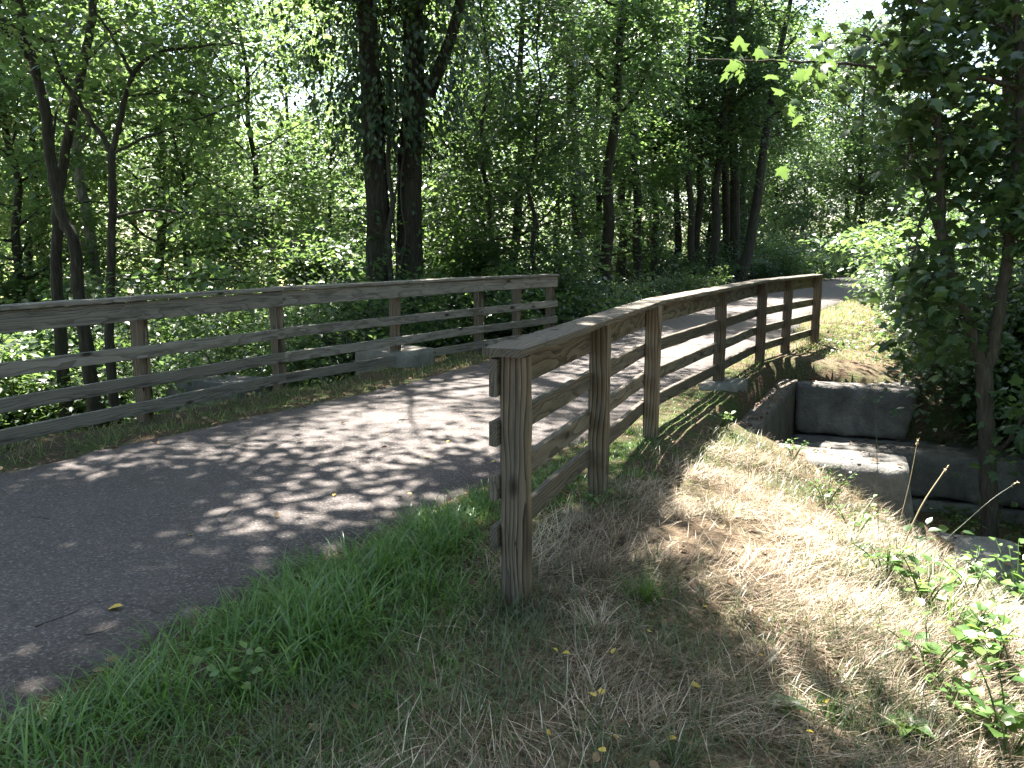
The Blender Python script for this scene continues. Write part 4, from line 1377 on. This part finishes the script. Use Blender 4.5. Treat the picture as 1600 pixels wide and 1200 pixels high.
def shrubs():
    r = random.Random(19)
    GL = 'shrubs behind the left fence'
    L = [(-30, 13, 1), (35, 12.6, 0), (60, 15, 1), (205, 14.0, 0), (250, 15.5, 1), (300, 12.8, 0), (345, 16.5, 1), (395, 13.4, 0), (430, 17, 3), (470, 14.2, 0),
         (505, 17.5, 1), (530, 14.6, 0), (565, 16.2, 1), (672, 16.4, 0), (705, 18, 1), (735, 16.8, 0), (770, 19, 1), (800, 17.2, 2), (835, 20.5, 0), (872, 17.6, 2), (902, 20.6, 2),
         (935, 22.4, 2), (960, 26, 2), (995, 29, 2), (1040, 26.5, 2), (1075, 27.0, 2), (1105, 35, 0), (1150, 38, 1), (1190, 39, 1), (1225, 44, 3), (1260, 50, 3), (1290, 57, 3),
         (620, 19.5, 3), (690, 22, 3), (480, 21, 1), (960, 44, 3), (1060, 46, 3), (880, 40, 3), (1000, 50, 3), (920, 52, 3), (20, 20, 3), (560, 23, 3), (115, 17.5, 1), (10, 16, 0)]
    for px, Y, k in L:
        lf = ('leaf', 'leaf_dark', 'leaf_dark')[r.randrange(3)] if px > 480 else ('leaf', 'leaf_light')[r.randrange(2)]
        o = put_shrub(k, xat(px, Y), Y, r.uniform(0.85, 1.15), r.uniform(0, 6.28), lf, 'undergrowth shrub', GL)
        remember('shrub', o, TONE[lf], 'undergrowth shrub')
    GR = 'shrubs right of the path'
    for x, y, k in [(7.4, 12.2, 0), (8.2, 13.6, 1), (9.4, 12.6, 1), (10.2, 18.0, 1), (12.6, 21.5, 1), (15.0, 25.0, 0), (18.0, 28.5, 1), (23.5, 35.5, 3), (28.5, 43, 3),
                    (8.6, 11.0, 0), (7.8, 9.6, 2), (9.0, 9.0, 1), (7.0, 8.2, 2), (10.4, 14.5, 3), (12.5, 13.0, 3), (11.5, 16.6, 3), (30, 66, 3), (25, 63.5, 3), (6.7, 11.3, 0), (6.5, 12.5, 0), (7.0, 13.2, 2), (7.8, 12.9, 0), (7.5, 10.8, 0), (6.4, 6.8, 2), (7.4, 6.9, 0), (9.2, 15.5, 1), (10.2, 17.5, 3), (11.5, 20.0, 3), (13.5, 23.5, 3), (16.0, 27.5, 3), (7.3, 12.4, 0), (8.2, 14.0, 1)]:
        lf = ("leaf_dark", "leaf_dark", "leaf")[r.randrange(3)] if y < 32 else "leaf"  # darker leaf colour stands in for shade on the nearer shrubs
        x = max(x, (1405 - 800) / F_PX * y + (1.6, 2.0, 1.2, 2.3)[k]) if y > 11 else x
        o = put_shrub(k, x, y, r.uniform(0.85, 1.1), r.uniform(0, 6.28), lf, 'undergrowth shrub', GR)
        remember('shrub', o, TONE[lf], 'undergrowth shrub')


shrubs()
finish_labels()


def distant_woods():
    r = np.random.default_rng(55)
    C = []
    for i in range(150):
        f = i / 150
        ang = -0.75 + 1.5 * f + r.normal(0, 0.01)
        d = r.uniform(62, 92)
        c = np.array([math.sin(ang) * d, math.cos(ang) * d, 0])
        h = r.uniform(10, 17)
        w = r.uniform(3, 4.5)
        n = 26
        z = r.uniform(0.03, 1, n)
        a = r.uniform(0, 6.28, n)
        rr = w * np.sqrt(r.uniform(0, 1, n)) * np.sin(math.pi * (0.15 + 0.8 * z))
        C.append(np.column_stack([c[0] + np.cos(a) * rr, c[1] + np.sin(a) * rr, z * h - 1.5]))
    C = np.concatenate(C)
    P, N, T, S_, rnd = cluster_leaves(C, 34, 0.95, 0.44, r)
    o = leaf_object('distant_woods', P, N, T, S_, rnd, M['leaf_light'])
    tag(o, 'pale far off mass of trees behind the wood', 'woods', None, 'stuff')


distant_woods()


# ------------------------------------------------------------------ grass, straw, litter
def scatter(n, x0, x1, y0, y1, r, margin=220):
    X, Y = r.uniform(x0, x1, n), r.uniform(y0, y1, n)
    px, py, F = project(np.column_stack([X, Y, np.zeros(n)]))
    ok = (F > 0.3) & (px > -margin) & (px < 1600 + margin) & (py < 1200 + margin)
    return X[ok], Y[ok]


def clear_of_stone(X, Y):
    al, ou = culv(X, Y)
    bad = (al > -0.70) & (al < 5.1) & (ou > -0.40) & (ou < 3.2)
    bad |= (al > -1.0) & (al <= -0.7) & (ou > 1.5) & (ou < 2.7)
    f1 = (np.abs(X - 2.55) < 0.36) & (np.abs(Y - 9.72) < 0.36)
    f2 = (np.abs(X + 1.65) < 0.40) & (np.abs(Y - 11.55) < 0.40)
    return ~(bad | f1 | f2)


def blade_object(name, parts, mat, label, cat='grass'):
    Vs, Fs, Rs, n = [], [], [], 0
    for V, Fc, rn in parts:
        Vs.append(V); Fs.append(Fc + n); Rs.append(rn); n += len(V)
    me = mesh_np(name, np.concatenate(Vs), np.concatenate(Fs), False, rnd=np.concatenate(Rs))
    return tag(link(name, me, mat), label, cat, None, 'stuff')


def build_grass():
    r = np.random.default_rng(91)
    # lush grass along the right edge of the path
    X, Y = scatter(170000, -3.6, 2.4, 1.0, 9.5, r)
    U = lateral(X, Y)
    inner = 1.98 + 0.78 * sstep(4.6, 3.2, Y)
    w = sstep(1.50, 1.70, U + 0.16 * vnoise(X, Y, 2.6, 31)) * sstep(inner + 0.55, inner - 0.05, U + 0.28 * vnoise(X, Y, 1.4, 32))
    clump = np.clip(0.62 + 0.55 * vnoise(X, Y, 4.0, 33), 0.05, 1)
    keep = (r.random(len(X)) < w * clump * np.clip(4.2 / Y, 0.25, 1.0)) & clear_of_stone(X, Y)
    X, Y, U = X[keep], Y[keep], U[keep]
    Z = terrain(X, Y, U)
    n = len(X)
    tall = sstep(2.9, 1.95, U) * sstep(6.4, 4.2, Y) * (0.35 + 0.65 * sstep(1.58, 1.9, U)) * (0.55 + 0.45 * sstep(2.2, 3.2, Y)) * np.clip(0.85 + 0.5 * vnoise(X, Y, 3.3, 35), 0.35, 1.2)
    ln = (0.085 + 0.23 * tall) * r.uniform(0.5, 1.35, n)
    g1 = blades(np.column_stack([X, Y, Z - 0.01]), r.uniform(0, 6.28, n), ln, r.uniform(0.0045, 0.0125, n) * (0.6 + 0.4 * tall), r.uniform(0.05, 0.7, n), r.uniform(0.6, 2.3, n), r.beta(1.3, 1.6, n), 5)
    blade_object('long_grass', [g1], M['grass'], 'lush long green grass along the near right path edge')
    # dull short grass between the lush strip and the dry slope, and tufts on the slope
    X, Y = scatter(200000, -2.5, 4.6, 1.0, 9.0, r)
    U = lateral(X, Y)
    w = sstep(1.9, 2.5, U) * sstep(4.3, 2.9, U) * sstep(4.6, 3.4, Y) * 0.55
    tuft = sstep(0.12, 0.5, vnoise(X, Y, 2.9, 41)) * sstep(2.2, 2.6, U) * 0.9
    edge = sstep(5.6, 7.0, Y) * sstep(2.2, 2.7, U) * 0.55 + sstep(3.6, 4.3, U) * 0.5
    keep = (r.random(len(X)) < np.clip(w + tuft * 0.75 + edge, 0, 1) * np.clip(3.4 / Y, 0.2, 1)) & clear_of_stone(X, Y)
    X, Y, U = X[keep], Y[keep], U[keep]
    n = len(X)
    Z = terrain(X, Y, U)
    g2 = blades(np.column_stack([X, Y, Z - 0.01]), r.uniform(0, 6.28, n), r.uniform(0.06, 0.2, n), r.uniform(0.003, 0.007, n), r.uniform(0.1, 0.9, n), r.uniform(0.4, 1.5, n), r.beta(2, 2, n), 3)
    blade_object('short_grass', [g2], M['grass_grey'], 'dull short grass tufts between the green strip and dry slope')
    # straw
    X, Y = scatter(380000, -1.6, 6.0, 1.0, 9.5, r)
    U = lateral(X, Y)
    lim = np.where(Y < 4.0, 2.5, 2.15)
    w = sstep(lim, lim + 0.5, U + 0.25 * vnoise(X, Y, 1.8, 51)) * np.clip(0.42 + 0.95 * vnoise(X, Y, 2.3, 52), 0.03, 1)
    keep = (r.random(len(X)) < w * np.clip(3.6 / Y, 0.2, 1)) & clear_of_stone(X, Y)
    X, Y, U = X[keep], Y[keep], U[keep]
    n = len(X)
    Z = terrain(X, Y, U)
    comb = 2.6 * vnoise(X, Y, 1.1, 53) + 0.4
    az = np.where(r.random(n) < 0.6, comb + r.normal(0, 0.6, n), r.uniform(0, 6.28, n))
    up = r.random(n) < 0.14
    lean = np.where(up, r.uniform(0.1, 0.7, n), r.uniform(0.95, 1.5, n))
    curl = np.where(up, r.uniform(0.1, 0.9, n), r.uniform(-0.2, 0.5, n))
    g3 = blades(np.column_stack([X, Y, Z + r.uniform(-0.01, 0.03, n)]), az, r.uniform(0.05, 0.22, n), r.uniform(0.0018, 0.0058, n), lean, curl, np.clip(r.beta(1.2, 1.2, n) + 0.28 * vnoise(X, Y, 1.9, 54), 0, 1), 2)
    X, Y = scatter(900, -0.8, 5.0, 1.2, 8.6, r)
    U = lateral(X, Y)
    k_ = (U > 2.45 + 0.25 * r.random(len(X))) & (vnoise(X, Y, 2.3, 52) > -0.35) & clear_of_stone(X, Y) & (r.random(len(X)) < 0.75)
    X, Y = X[k_], Y[k_]
    nb = 46
    cx, cy_ = np.repeat(X, nb), np.repeat(Y, nb)
    az = r.uniform(0, 6.28, len(cx))
    rd = np.abs(r.normal(0, 0.03, len(cx)))
    bx_, by_ = cx + np.cos(az) * rd, cy_ + np.sin(az) * rd
    hgt = np.repeat(r.uniform(0.07, 0.19, len(X)), nb) * r.uniform(0.5, 1.2, len(cx))
    tone = np.clip(np.repeat(r.uniform(0.0, 0.9, len(X)), nb) + r.normal(0, 0.15, len(cx)), 0, 1)
    g3b = blades(np.column_stack([bx_, by_, terrain(bx_, by_) - 0.005]), az + r.normal(0, 0.5, len(cx)), hgt, r.uniform(0.002, 0.005, len(cx)), r.uniform(0.1, 1.0, len(cx)), r.uniform(0.2, 1.4, len(cx)), tone, 3)
    blade_object('dry_grass', [g3, g3b], M['straw'], 'bleached dry grass lying over the sunny slope right of the fence')
    # verges further along
    X, Y = scatter(300000, -6.5, 16, 5.0, 34, r, 120)
    U = lateral(X, Y)
    wl = sstep(-1.50, -1.75, U) * sstep(-3.0, -2.3, U)
    wr = sstep(1.50, 1.7, U) * sstep(6.5, 2.8, U) * sstep(8.5, 10.5, Y)
    clump = np.clip(0.6 + 0.6 * vnoise(X, Y, 2.0, 61), 0.08, 1)
    keep = (r.random(len(X)) < (wl + wr) * clump * np.clip(14 / Y, 0.3, 1)) & clear_of_stone(X, Y)
    X, Y, U = X[keep], Y[keep], U[keep]
    n = len(X)
    Z = terrain(X, Y, U)
    wd = 0.004 + 0.0004 * Y
    gv = blades(np.column_stack([X, Y, Z - 0.01]), r.uniform(0, 6.28, n), r.uniform(0.05, 0.15, n) * (1 + Y / 60), wd * r.uniform(0.7, 1.3, n), r.uniform(0.1, 0.8, n), r.uniform(0.3, 1.3, n), np.clip(r.beta(2, 2.4, n) + 0.25 * (U > 0) * vnoise(X, Y, 0.8, 62), 0, 1), 3)
    blade_object('verge_grass', [gv], M['verge'], 'short green and straw coloured grass on the far verges')
    # fallen dead leaves
    X, Y = scatter(60000, -6.5, 8, 1.5, 18, r, 150)
    U = lateral(X, Y)
    w = np.exp(-((U + 1.66) / 0.16) ** 2) * 0.55 + sstep(-1.7, -2.2, U) * sstep(-5, -3.5, U) * 0.13
    w += sstep(1.95, 2.25, U) * sstep(2.9, 2.4, U) * sstep(3.2, 4.2, Y) * 0.32 + sstep(1.5, 1.6, U) * sstep(1.85, 1.65, U) * 0.16
    w += sstep(2.3, 2.7, U) * np.clip(0.10 + 0.25 * vnoise(X, Y, 1.6, 71), 0.02, 1) + (np.abs(U) < 1.5) * 0.0022
    keep = (r.random(len(X)) < w) & clear_of_stone(X, Y)
    X, Y, U = X[keep], Y[keep], U[keep]
    n = len(X)
    Z = np.where(np.abs(U) < 1.53, 0.024, terrain(X, Y, U) + r.uniform(0.005, 0.03, n))
    ex = []
    for a0, a1, o0, o1, z_, m_ in ((-0.6, -0.05, -0.3, 1.35, -0.285, 70), (4.1, 5.0, 0.0, 1.5, -0.295, 130), (-0.2, 4.0, -0.34, -0.03, -0.285, 260), (3.4, 4.0, 0.1, 3.0, -1.03, 60), (-0.9, -0.2, 1.5, 2.3, -0.94, 26)):
        aa, oo = r.uniform(a0, a1, m_), r.uniform(o0, o1, m_)
        ex.append(np.column_stack([CO[0] + CA[0] * aa + CB[0] * oo, CO[1] + CA[1] * aa + CB[1] * oo, np.full(m_, z_) + r.uniform(0.0, 0.012, m_)]))
    ex = np.concatenate(ex)
    X, Y, Z = np.concatenate([X, ex[:, 0]]), np.concatenate([Y, ex[:, 1]]), np.concatenate([Z, ex[:, 2]])
    n = len(X)
    N = r.normal(0, 0.42, (n, 3)); N[:, 2] = 1
    T = r.normal(0, 1, (n, 3))
    o = leaf_object('leaf_litter', np.column_stack([X, Y, Z]), N, T, r.uniform(0.022, 0.06, n), r.beta(2, 2, n), M['litter'], None, (OV_V, OV_F))
    tag(o, 'brown dead leaves drifted along the path edges and fence feet', 'leaves', None, 'stuff')


build_grass()


def ground_cover():
    r = np.random.default_rng(123)
    X, Y = scatter(12000, -16, 15, 5.0, 27, r, 120)
    U = lateral(X, Y)
    al, ou = culv(X, Y)
    w = np.where(U > 0, sstep(2.5, 4.2, U) * sstep(3.8, 5.4, al) + 0.8 * sstep(3.6, 4.4, U) * (al <= 3.8), sstep(-2.45, -3.2, U))
    w = np.maximum(w, sstep(1.95, 2.2, U) * sstep(4.5, 3.0, U) * (al > -0.3) * (al < 9) * 0.9)
    w = w * np.clip(0.6 + 0.7 * vnoise(X, Y, 0.9, 131), 0.05, 1)
    inch = (al > 3.3) & (al < 5.1) & (ou > -0.3) & (ou < 3.2) | (al > -1.1) & (al < 0.1) & (ou > -0.4) & (ou < 2.7) | (al > -0.2) & (al < 4) & (ou > -0.4) & (ou < 0.3)
    k = (r.random(len(X)) < w) & ~inch
    X, Y, U = X[k], Y[k], U[k]
    C = np.column_stack([X, Y, terrain(X, Y, U) + r.uniform(0.03, 0.28, len(X)) * np.where((U > 0) & (U < 3.2), 0.35, 1.0)])
    P, N, T, S_, rnd = cluster_leaves(C, 11, 0.13, 0.07, r)
    P[:, 2] = np.maximum(P[:, 2], terrain(P[:, 0], P[:, 1]) + 0.015)
    o = leaf_object('ground_cover', P, N, T, S_, rnd, M['leaf'], None, (OV_V, OV_F))
    tag(o, 'low leafy plants covering the woodland floor on both banks', 'plants', None, 'stuff')


ground_cover()


def sky_blocking_trees():  # unseen trees, added to block blue sky light from behind
    r = random.Random(41)
    for i, (x, y, k, lb) in enumerate([(6.5, -4.5, 0, 'first'), (1.5, -8.0, 2, 'second'), (-10.5, -4.0, 5, 'third'), (10.5, 1.0, 1, 'fourth'), (-3.0, -13.0, 2, 'fifth'), (-13, 2.5, 0, 'sixth'), (7.5, -11, 4, 'seventh'), (14.5, -5, 2, 'eighth')]):
        put_tree(k, x, y, r.uniform(1.0, 1.2), r.uniform(0, 6.28), 'leaf', '%s of the leafy trees added unseen behind the viewpoint to block sky light' % lb, 'trees added behind the viewpoint')


sky_blocking_trees()

# ------------------------------------------------------------------ small countable things
def gpos(px, py, z=None):
    """where the sight line through a photo position meets the terrain"""
    zz = 0.0 if z is None else z
    for _ in range(14):
        v = py - 600
        dy, dz = F_PX * CT - v * ST, -F_PX * ST - v * CT
        t = (zz - EYE) / dz
        x, y = (px - 800) * t, dy * t
        if z is not None:
            break
        zz = 0.5 * zz + 0.5 * tz(x, y)
    return Vector((x, y, zz))


def leaf_thing(name, pos, size, rot, mat, label, cat, group, seed, lift=0.012, tilt=0.25):
    r = np.random.default_rng(seed)
    n = np.array([[r.normal(0, tilt), r.normal(0, tilt), 1.0]])
    V, Fc = leaves_np(np.array([[0.0, -size / 2, 0.0]]), n, np.array([[0.0, 1.0, 0.0]]), np.array([size]), (OV_V * np.array([1.15, 1, 1.5]), OV_F))
    me = mesh_np(name, V, Fc, False, rnd=np.full(len(V), r.uniform(0.2, 1)))
    o = link(name, me, mat, None, pos + Vector((0, 0, lift)))
    o.rotation_euler = (0, 0, rot)
    return tag(o, label, cat, group)


def fallen_leaves():
    r = random.Random(8)
    p = gpos(178, 950, 0.02)
    leaf_thing('fallen_leaf', p, 0.075, 1.75, M['yellow'], 'single large yellow leaf lying on the shaded asphalt, lower left', 'leaf', None, 1, 0.008, 0.15)
    G = 'small yellow leaves on the path'
    for i, (x, y) in enumerate([(298, 836), (517, 685), (640, 773), (667, 715), (700, 690), (522, 774), (606, 680), (270, 680), (770, 722), (745, 650)]):
        leaf_thing('fallen_leaf', gpos(x, y, 0.022), r.uniform(0.03, 0.05), r.uniform(0, 6.28), M['yellow'], 'small yellow leaf fleck on the asphalt path, one of several', 'leaf', G, 20 + i, 0.006, 0.2)
    G = 'yellow leaves in the dry grass'
    pts = [(925, 1103), (940, 1098), (868, 1030), (885, 1038), (962, 1170), (985, 785), (1090, 788), (1190, 895), (1345, 898), (1100, 958), (1190, 1040), (1085, 1090), (960, 1035), (860, 1160),
           (1265, 1160), (1290, 1110), (1555, 1095), (940, 1190), (820, 870), (1015, 1000), (1050, 1175), (1240, 820)]
    for i, (x, y) in enumerate(pts):
        leaf_thing('fallen_leaf', gpos(x, y), r.uniform(0.03, 0.05), r.uniform(0, 6.28), M['yellow'], 'small yellow leaf lying in the dry grass, one of many', 'leaf', G, 50 + i, 0.045, 0.4)
    # twigs on the asphalt
    G = 'thin twigs on the path'
    for i, (x, y) in enumerate([(355, 800), (495, 800), (620, 900), (160, 985), (90, 965), (640, 655), (715, 795), (455, 690), (330, 1025), (60, 810)]):
        q = np.random.default_rng(300 + i)
        L = q.uniform(0.10, 0.28)
        pp = np.column_stack([np.linspace(-L / 2, L / 2, 7), q.normal(0, 0.012, 7).cumsum() * 0.6, np.full(7, 0.0)])
        g = Geo(); g.tube(pp, np.linspace(0.0026, 0.0012, 7), 5)
        o = link('twig', g.mesh('twig'), M['twig'], None, gpos(x, y, 0.0235))
        o.rotation_euler = (0, 0, q.uniform(0, 3.1))
        tag(o, 'thin dark fallen twig on the asphalt path, one of several', 'twig', G)


fallen_leaves()


def stem_plant(name, pos, label, cat, group, seed, height, stems, pairs, leaf, mat='weed', spread=0.3, shape=(OV_V, OV_F)):
    r = np.random.default_rng(seed)
    root = empty(name, pos)
    tag(root, label, cat, group)
    P, N, T, S_ = [], [], [], []
    for s in range(stems):
        az = r.uniform(0, 6.28)
        h = height * r.uniform(0.65, 1.0)
        tip = np.array([math.cos(az), math.sin(az), 0]) * spread * h * r.uniform(0.4, 1) + np.array([0, 0, h])
        mid = tip * 0.5 + np.array([0, 0, 0.12 * h])
        c = spline([np.array([0, 0, -0.03]), mid, tip], 10)
        g = Geo(); g.tube(c, np.linspace(0.004, 0.0016, 10) * (1 + height), 5)
        link('stem', g.mesh('stem'), M[mat], root)
        for q in range(pairs):
            f = 0.2 + 0.8 * (q + 0.6) / pairs
            p0 = np.array([np.interp(f, np.linspace(0, 1, 10), c[:, k]) for k in range(3)])
            for sd in (0, math.pi):
                a = q * 1.57 + sd + r.normal(0, 0.3) + az
                P.append(p0 + np.array([math.cos(a), math.sin(a), 0.3]) * leaf * 0.35)
                T.append([math.cos(a), math.sin(a), r.uniform(-0.35, 0.35)])
                N.append([-math.cos(a) * 0.3 + r.normal(0, 0.25), -math.sin(a) * 0.3 + r.normal(0, 0.25), 1.0])
                S_.append(leaf * r.uniform(0.55, 1.2) * (1.15 - 0.45 * f))
    V, Fc = leaves_np(np.array(P), np.array(N), np.array(T), np.array(S_), (shape[0] * np.array([1.25, 1, 1.4]), shape[1]))
    # each leaf its own part
    k = len(shape[0]); fk = len(shape[1])
    for i in range(len(P)):
        me = mesh_np('leaf', V[i * k:(i + 1) * k], shape[1], False, rnd=np.full(k, r.uniform(0, 1)))
        link('leaf', me, M[mat], root)


def weeds():
    W = [(1450, 1050, 0.20, 2, 4, 0.075, 'bright green weed with drooping leaves on the dry slope, near the stalks'),
         (1385, 905, 0.22, 3, 3, 0.06, 'green weed at the foot of the bleached stalk'),
         (1445, 950, 0.22, 3, 4, 0.07, 'round leaved vine clump between the dry slope and the low ledge'),
         (1588, 960, 0.34, 4, 4, 0.085, 'bright leafy weed cut by the right picture edge below the ledge'),
         (1560, 1030, 0.22, 2, 3, 0.11, 'broad leaved weed under the leafy one at the right edge'),
         (1585, 1090, 0.24, 3, 4, 0.08, 'lower green weed at the right picture edge'),
         (1575, 1190, 0.30, 4, 3, 0.10, 'dark green weed in the lower right corner'),
         (1520, 935, 0.20, 3, 4, 0.06, 'dull vine clump in front of the sunlit ledge'),
         (1290, 790, 0.24, 2, 5, 0.05, 'trailing vine at the crest of the slope by the pale block'),
         (1185, 640, 0.16, 3, 4, 0.05, 'small pale weed beside the square concrete footing'),
         (935, 800, 0.11, 3, 3, 0.045, 'small green weed at the foot of the second fence post'),
         (1335, 840, 0.20, 2, 4, 0.045, 'upright yellow green weed at the crest of the dry slope'),
         (370, 1085, 0.13, 2, 3, 0.07, 'nettle like plant standing in the long grass, lower left'),
         (480, 1025, 0.10, 3, 2, 0.05, 'pale lobed weed among the long grass'),
         (70, 1150, 0.10, 4, 2, 0.05, 'clover like patch at the path edge in the lower left corner'),
         (1500, 790, 0.3, 3, 4, 0.07, 'dark weed at the foot of the forked maple'),
         (1540, 1150, 0.16, 4, 3, 0.06, 'low leafy weed left of the corner weed, lower right'),
         (1510, 1010, 0.15, 4, 3, 0.055, 'low leafy weed below the sunlit ledge, left of the edge weeds'),
         (1480, 1100, 0.12, 3, 3, 0.05, 'small weed between the rosette and the edge weeds'),
         (1240, 715, 0.14, 4, 3, 0.045, 'small weed in front of the pale sunlit block'),
         (1345, 745, 0.2, 3, 4, 0.045, 'vine creeping over the front edge of the pale sunlit block'),
         (1130, 665, 0.12, 4, 3, 0.045, 'weed patch at the near end of the headwall'),
         (1215, 590, 0.12, 4, 3, 0.05, 'weed patch on the shoulder above the headwall')]
    for i, (x, y, h, s, pr, lf, lb) in enumerate(W):
        lf *= 0.55 if x < 600 else (0.78 if x > 1540 and y > 900 else 0.9)
        stem_plant('weed', gpos(x, y), lb, 'weed', None, 400 + i, h * 1.25, s + 4, max(2, pr - 1), lf * 1.3, 'weed', 1.1)
    # burdock like rosettes
    for i, (x, y, sz, lb) in enumerate([(1215, 1110, 0.15, 'large dull green rosette of broad leaves, left one on the dry slope'), (1420, 1140, 0.17, 'large rosette of broad leaves near the lower right corner')]):
        r = np.random.default_rng(500 + i)
        root = empty('broad_leaf_rosette', gpos(x, y))
        tag(root, lb, 'weed')
        for q in range(8):
            a = q * 0.785 + r.normal(0, 0.2)
            P = np.array([[0, 0, 0.01]]); T = np.array([[math.cos(a), math.sin(a), r.uniform(0.3, 1.1)]]); N = np.array([[-0.35 * math.cos(a), -0.35 * math.sin(a), 1]])
            V, Fc = leaves_np(P, N, T, np.array([sz * r.uniform(0.5, 0.95)]), (OV_V * np.array([0.8, 1, 2.6]), OV_F))
            link('leaf', mesh_np('leaf', V, Fc, False, rnd=np.full(len(V), r.uniform(0, 0.8))), M['weed'], root)
    # dark tuft of strap like blades, and bright tufts
    for i, (x, y, n, ln, mt, lb) in enumerate([(1010, 935, 130, 0.20, 'grass', 'dark green tuft of strap leaves on the dry slope, right of the near post'), (1295, 1120, 60, 0.13, 'grass', 'fresh light green grass tuft in the dry slope'),
                                               (795, 965, 60, 0.14, 'grass_grey', 'greyish grass tuft at the foot of the near post'), (1475, 975, 40, 0.30, 'grass', 'tuft of long arching pale blades near the right edge'),
                                               (990, 745, 60, 0.13, 'grass', 'small green tuft beside the second fence post'), (1060, 1185, 90, 0.14, 'grass_grey', 'dull green tuft at the bottom edge right of centre')]):
        r = np.random.default_rng(600 + i)
        p = gpos(x, y)
        P = np.column_stack([r.normal(0, 0.035, n), r.normal(0, 0.035, n), np.full(n, -0.01)])
        V, Fc, rn = blades(P, r.uniform(0, 6.28, n), ln * r.uniform(0.6, 1.2, n), r.uniform(0.004, 0.008, n), r.uniform(0.15, 0.9, n), r.uniform(0.3, 1.1, n), r.uniform(0, 0.8, n), 4)
        tag(link('grass_tuft', mesh_np('grass_tuft', V, Fc, False, rnd=rn), M[mt], None, p), lb, 'grass tuft')
    # tall seed stalks
    for i, (b, mids, tip, Y, w, mt, lb) in enumerate([
            ((1385, 905), [(1408, 860), (1440, 790)], (1476, 735), 5.2, 0.0075, 'stalk', 'thick bleached dry stalk leaning right over the culvert edge'),
            ((1372, 900), [(1372, 800), (1370, 700)], (1367, 605), 5.3, 0.0028, 'grass_grey', 'tallest thin upright grass stalk with a seed head'),
            ((1390, 890), [(1405, 820), (1422, 750)], (1433, 692), 5.4, 0.0028, 'stalk', 'thin brown seed stalk just left of the thick bleached one'),
            ((1475, 850), [(1510, 815), (1550, 780)], (1584, 757), 5.6, 0.0035, 'grass_grey', 'thin grass stalk leaning far right in front of the maple trunk')]):
        pts = [at(*b, Y)] + [at(*m, Y + 0.05 * (k + 1)) for k, m in enumerate(mids)] + [at(*tip, Y + 0.15)]
        g0 = pts[0].copy(); g0.z = min(g0.z, tz(g0.x, g0.y) + 0.0) - 0.02
        base = g0.copy()
        root = empty('seed_stalk', base)
        tag(root, lb, 'plant stalk')
        c = spline([np.array(p) for p in [g0] + pts], 16)
        g = Geo(); g.tube(c - np.array(base), np.linspace(w, w * 0.6, 16), 6)
        link('stem', g.mesh('stem'), M[mt], root)
        r = np.random.default_rng(700 + i)
        e, d = c[-1], (c[-1] - c[-2]) / np.linalg.norm(c[-1] - c[-2])
        n = 14
        P = e - np.array(base) + d[None] * r.uniform(-0.02, 0.035, n)[:, None]
        V, Fc = leaves_np(P, r.normal(0, 1, (n, 3)), d[None] + r.normal(0, 0.5, (n, 3)), r.uniform(0.012, 0.022, n), (OV_V, OV_F))
        link('seed_head', mesh_np('seed_head', V, Fc, False, rnd=np.repeat(r.uniform(0, 1, n), len(OV_V))), M['stalk'], root)


weeds()
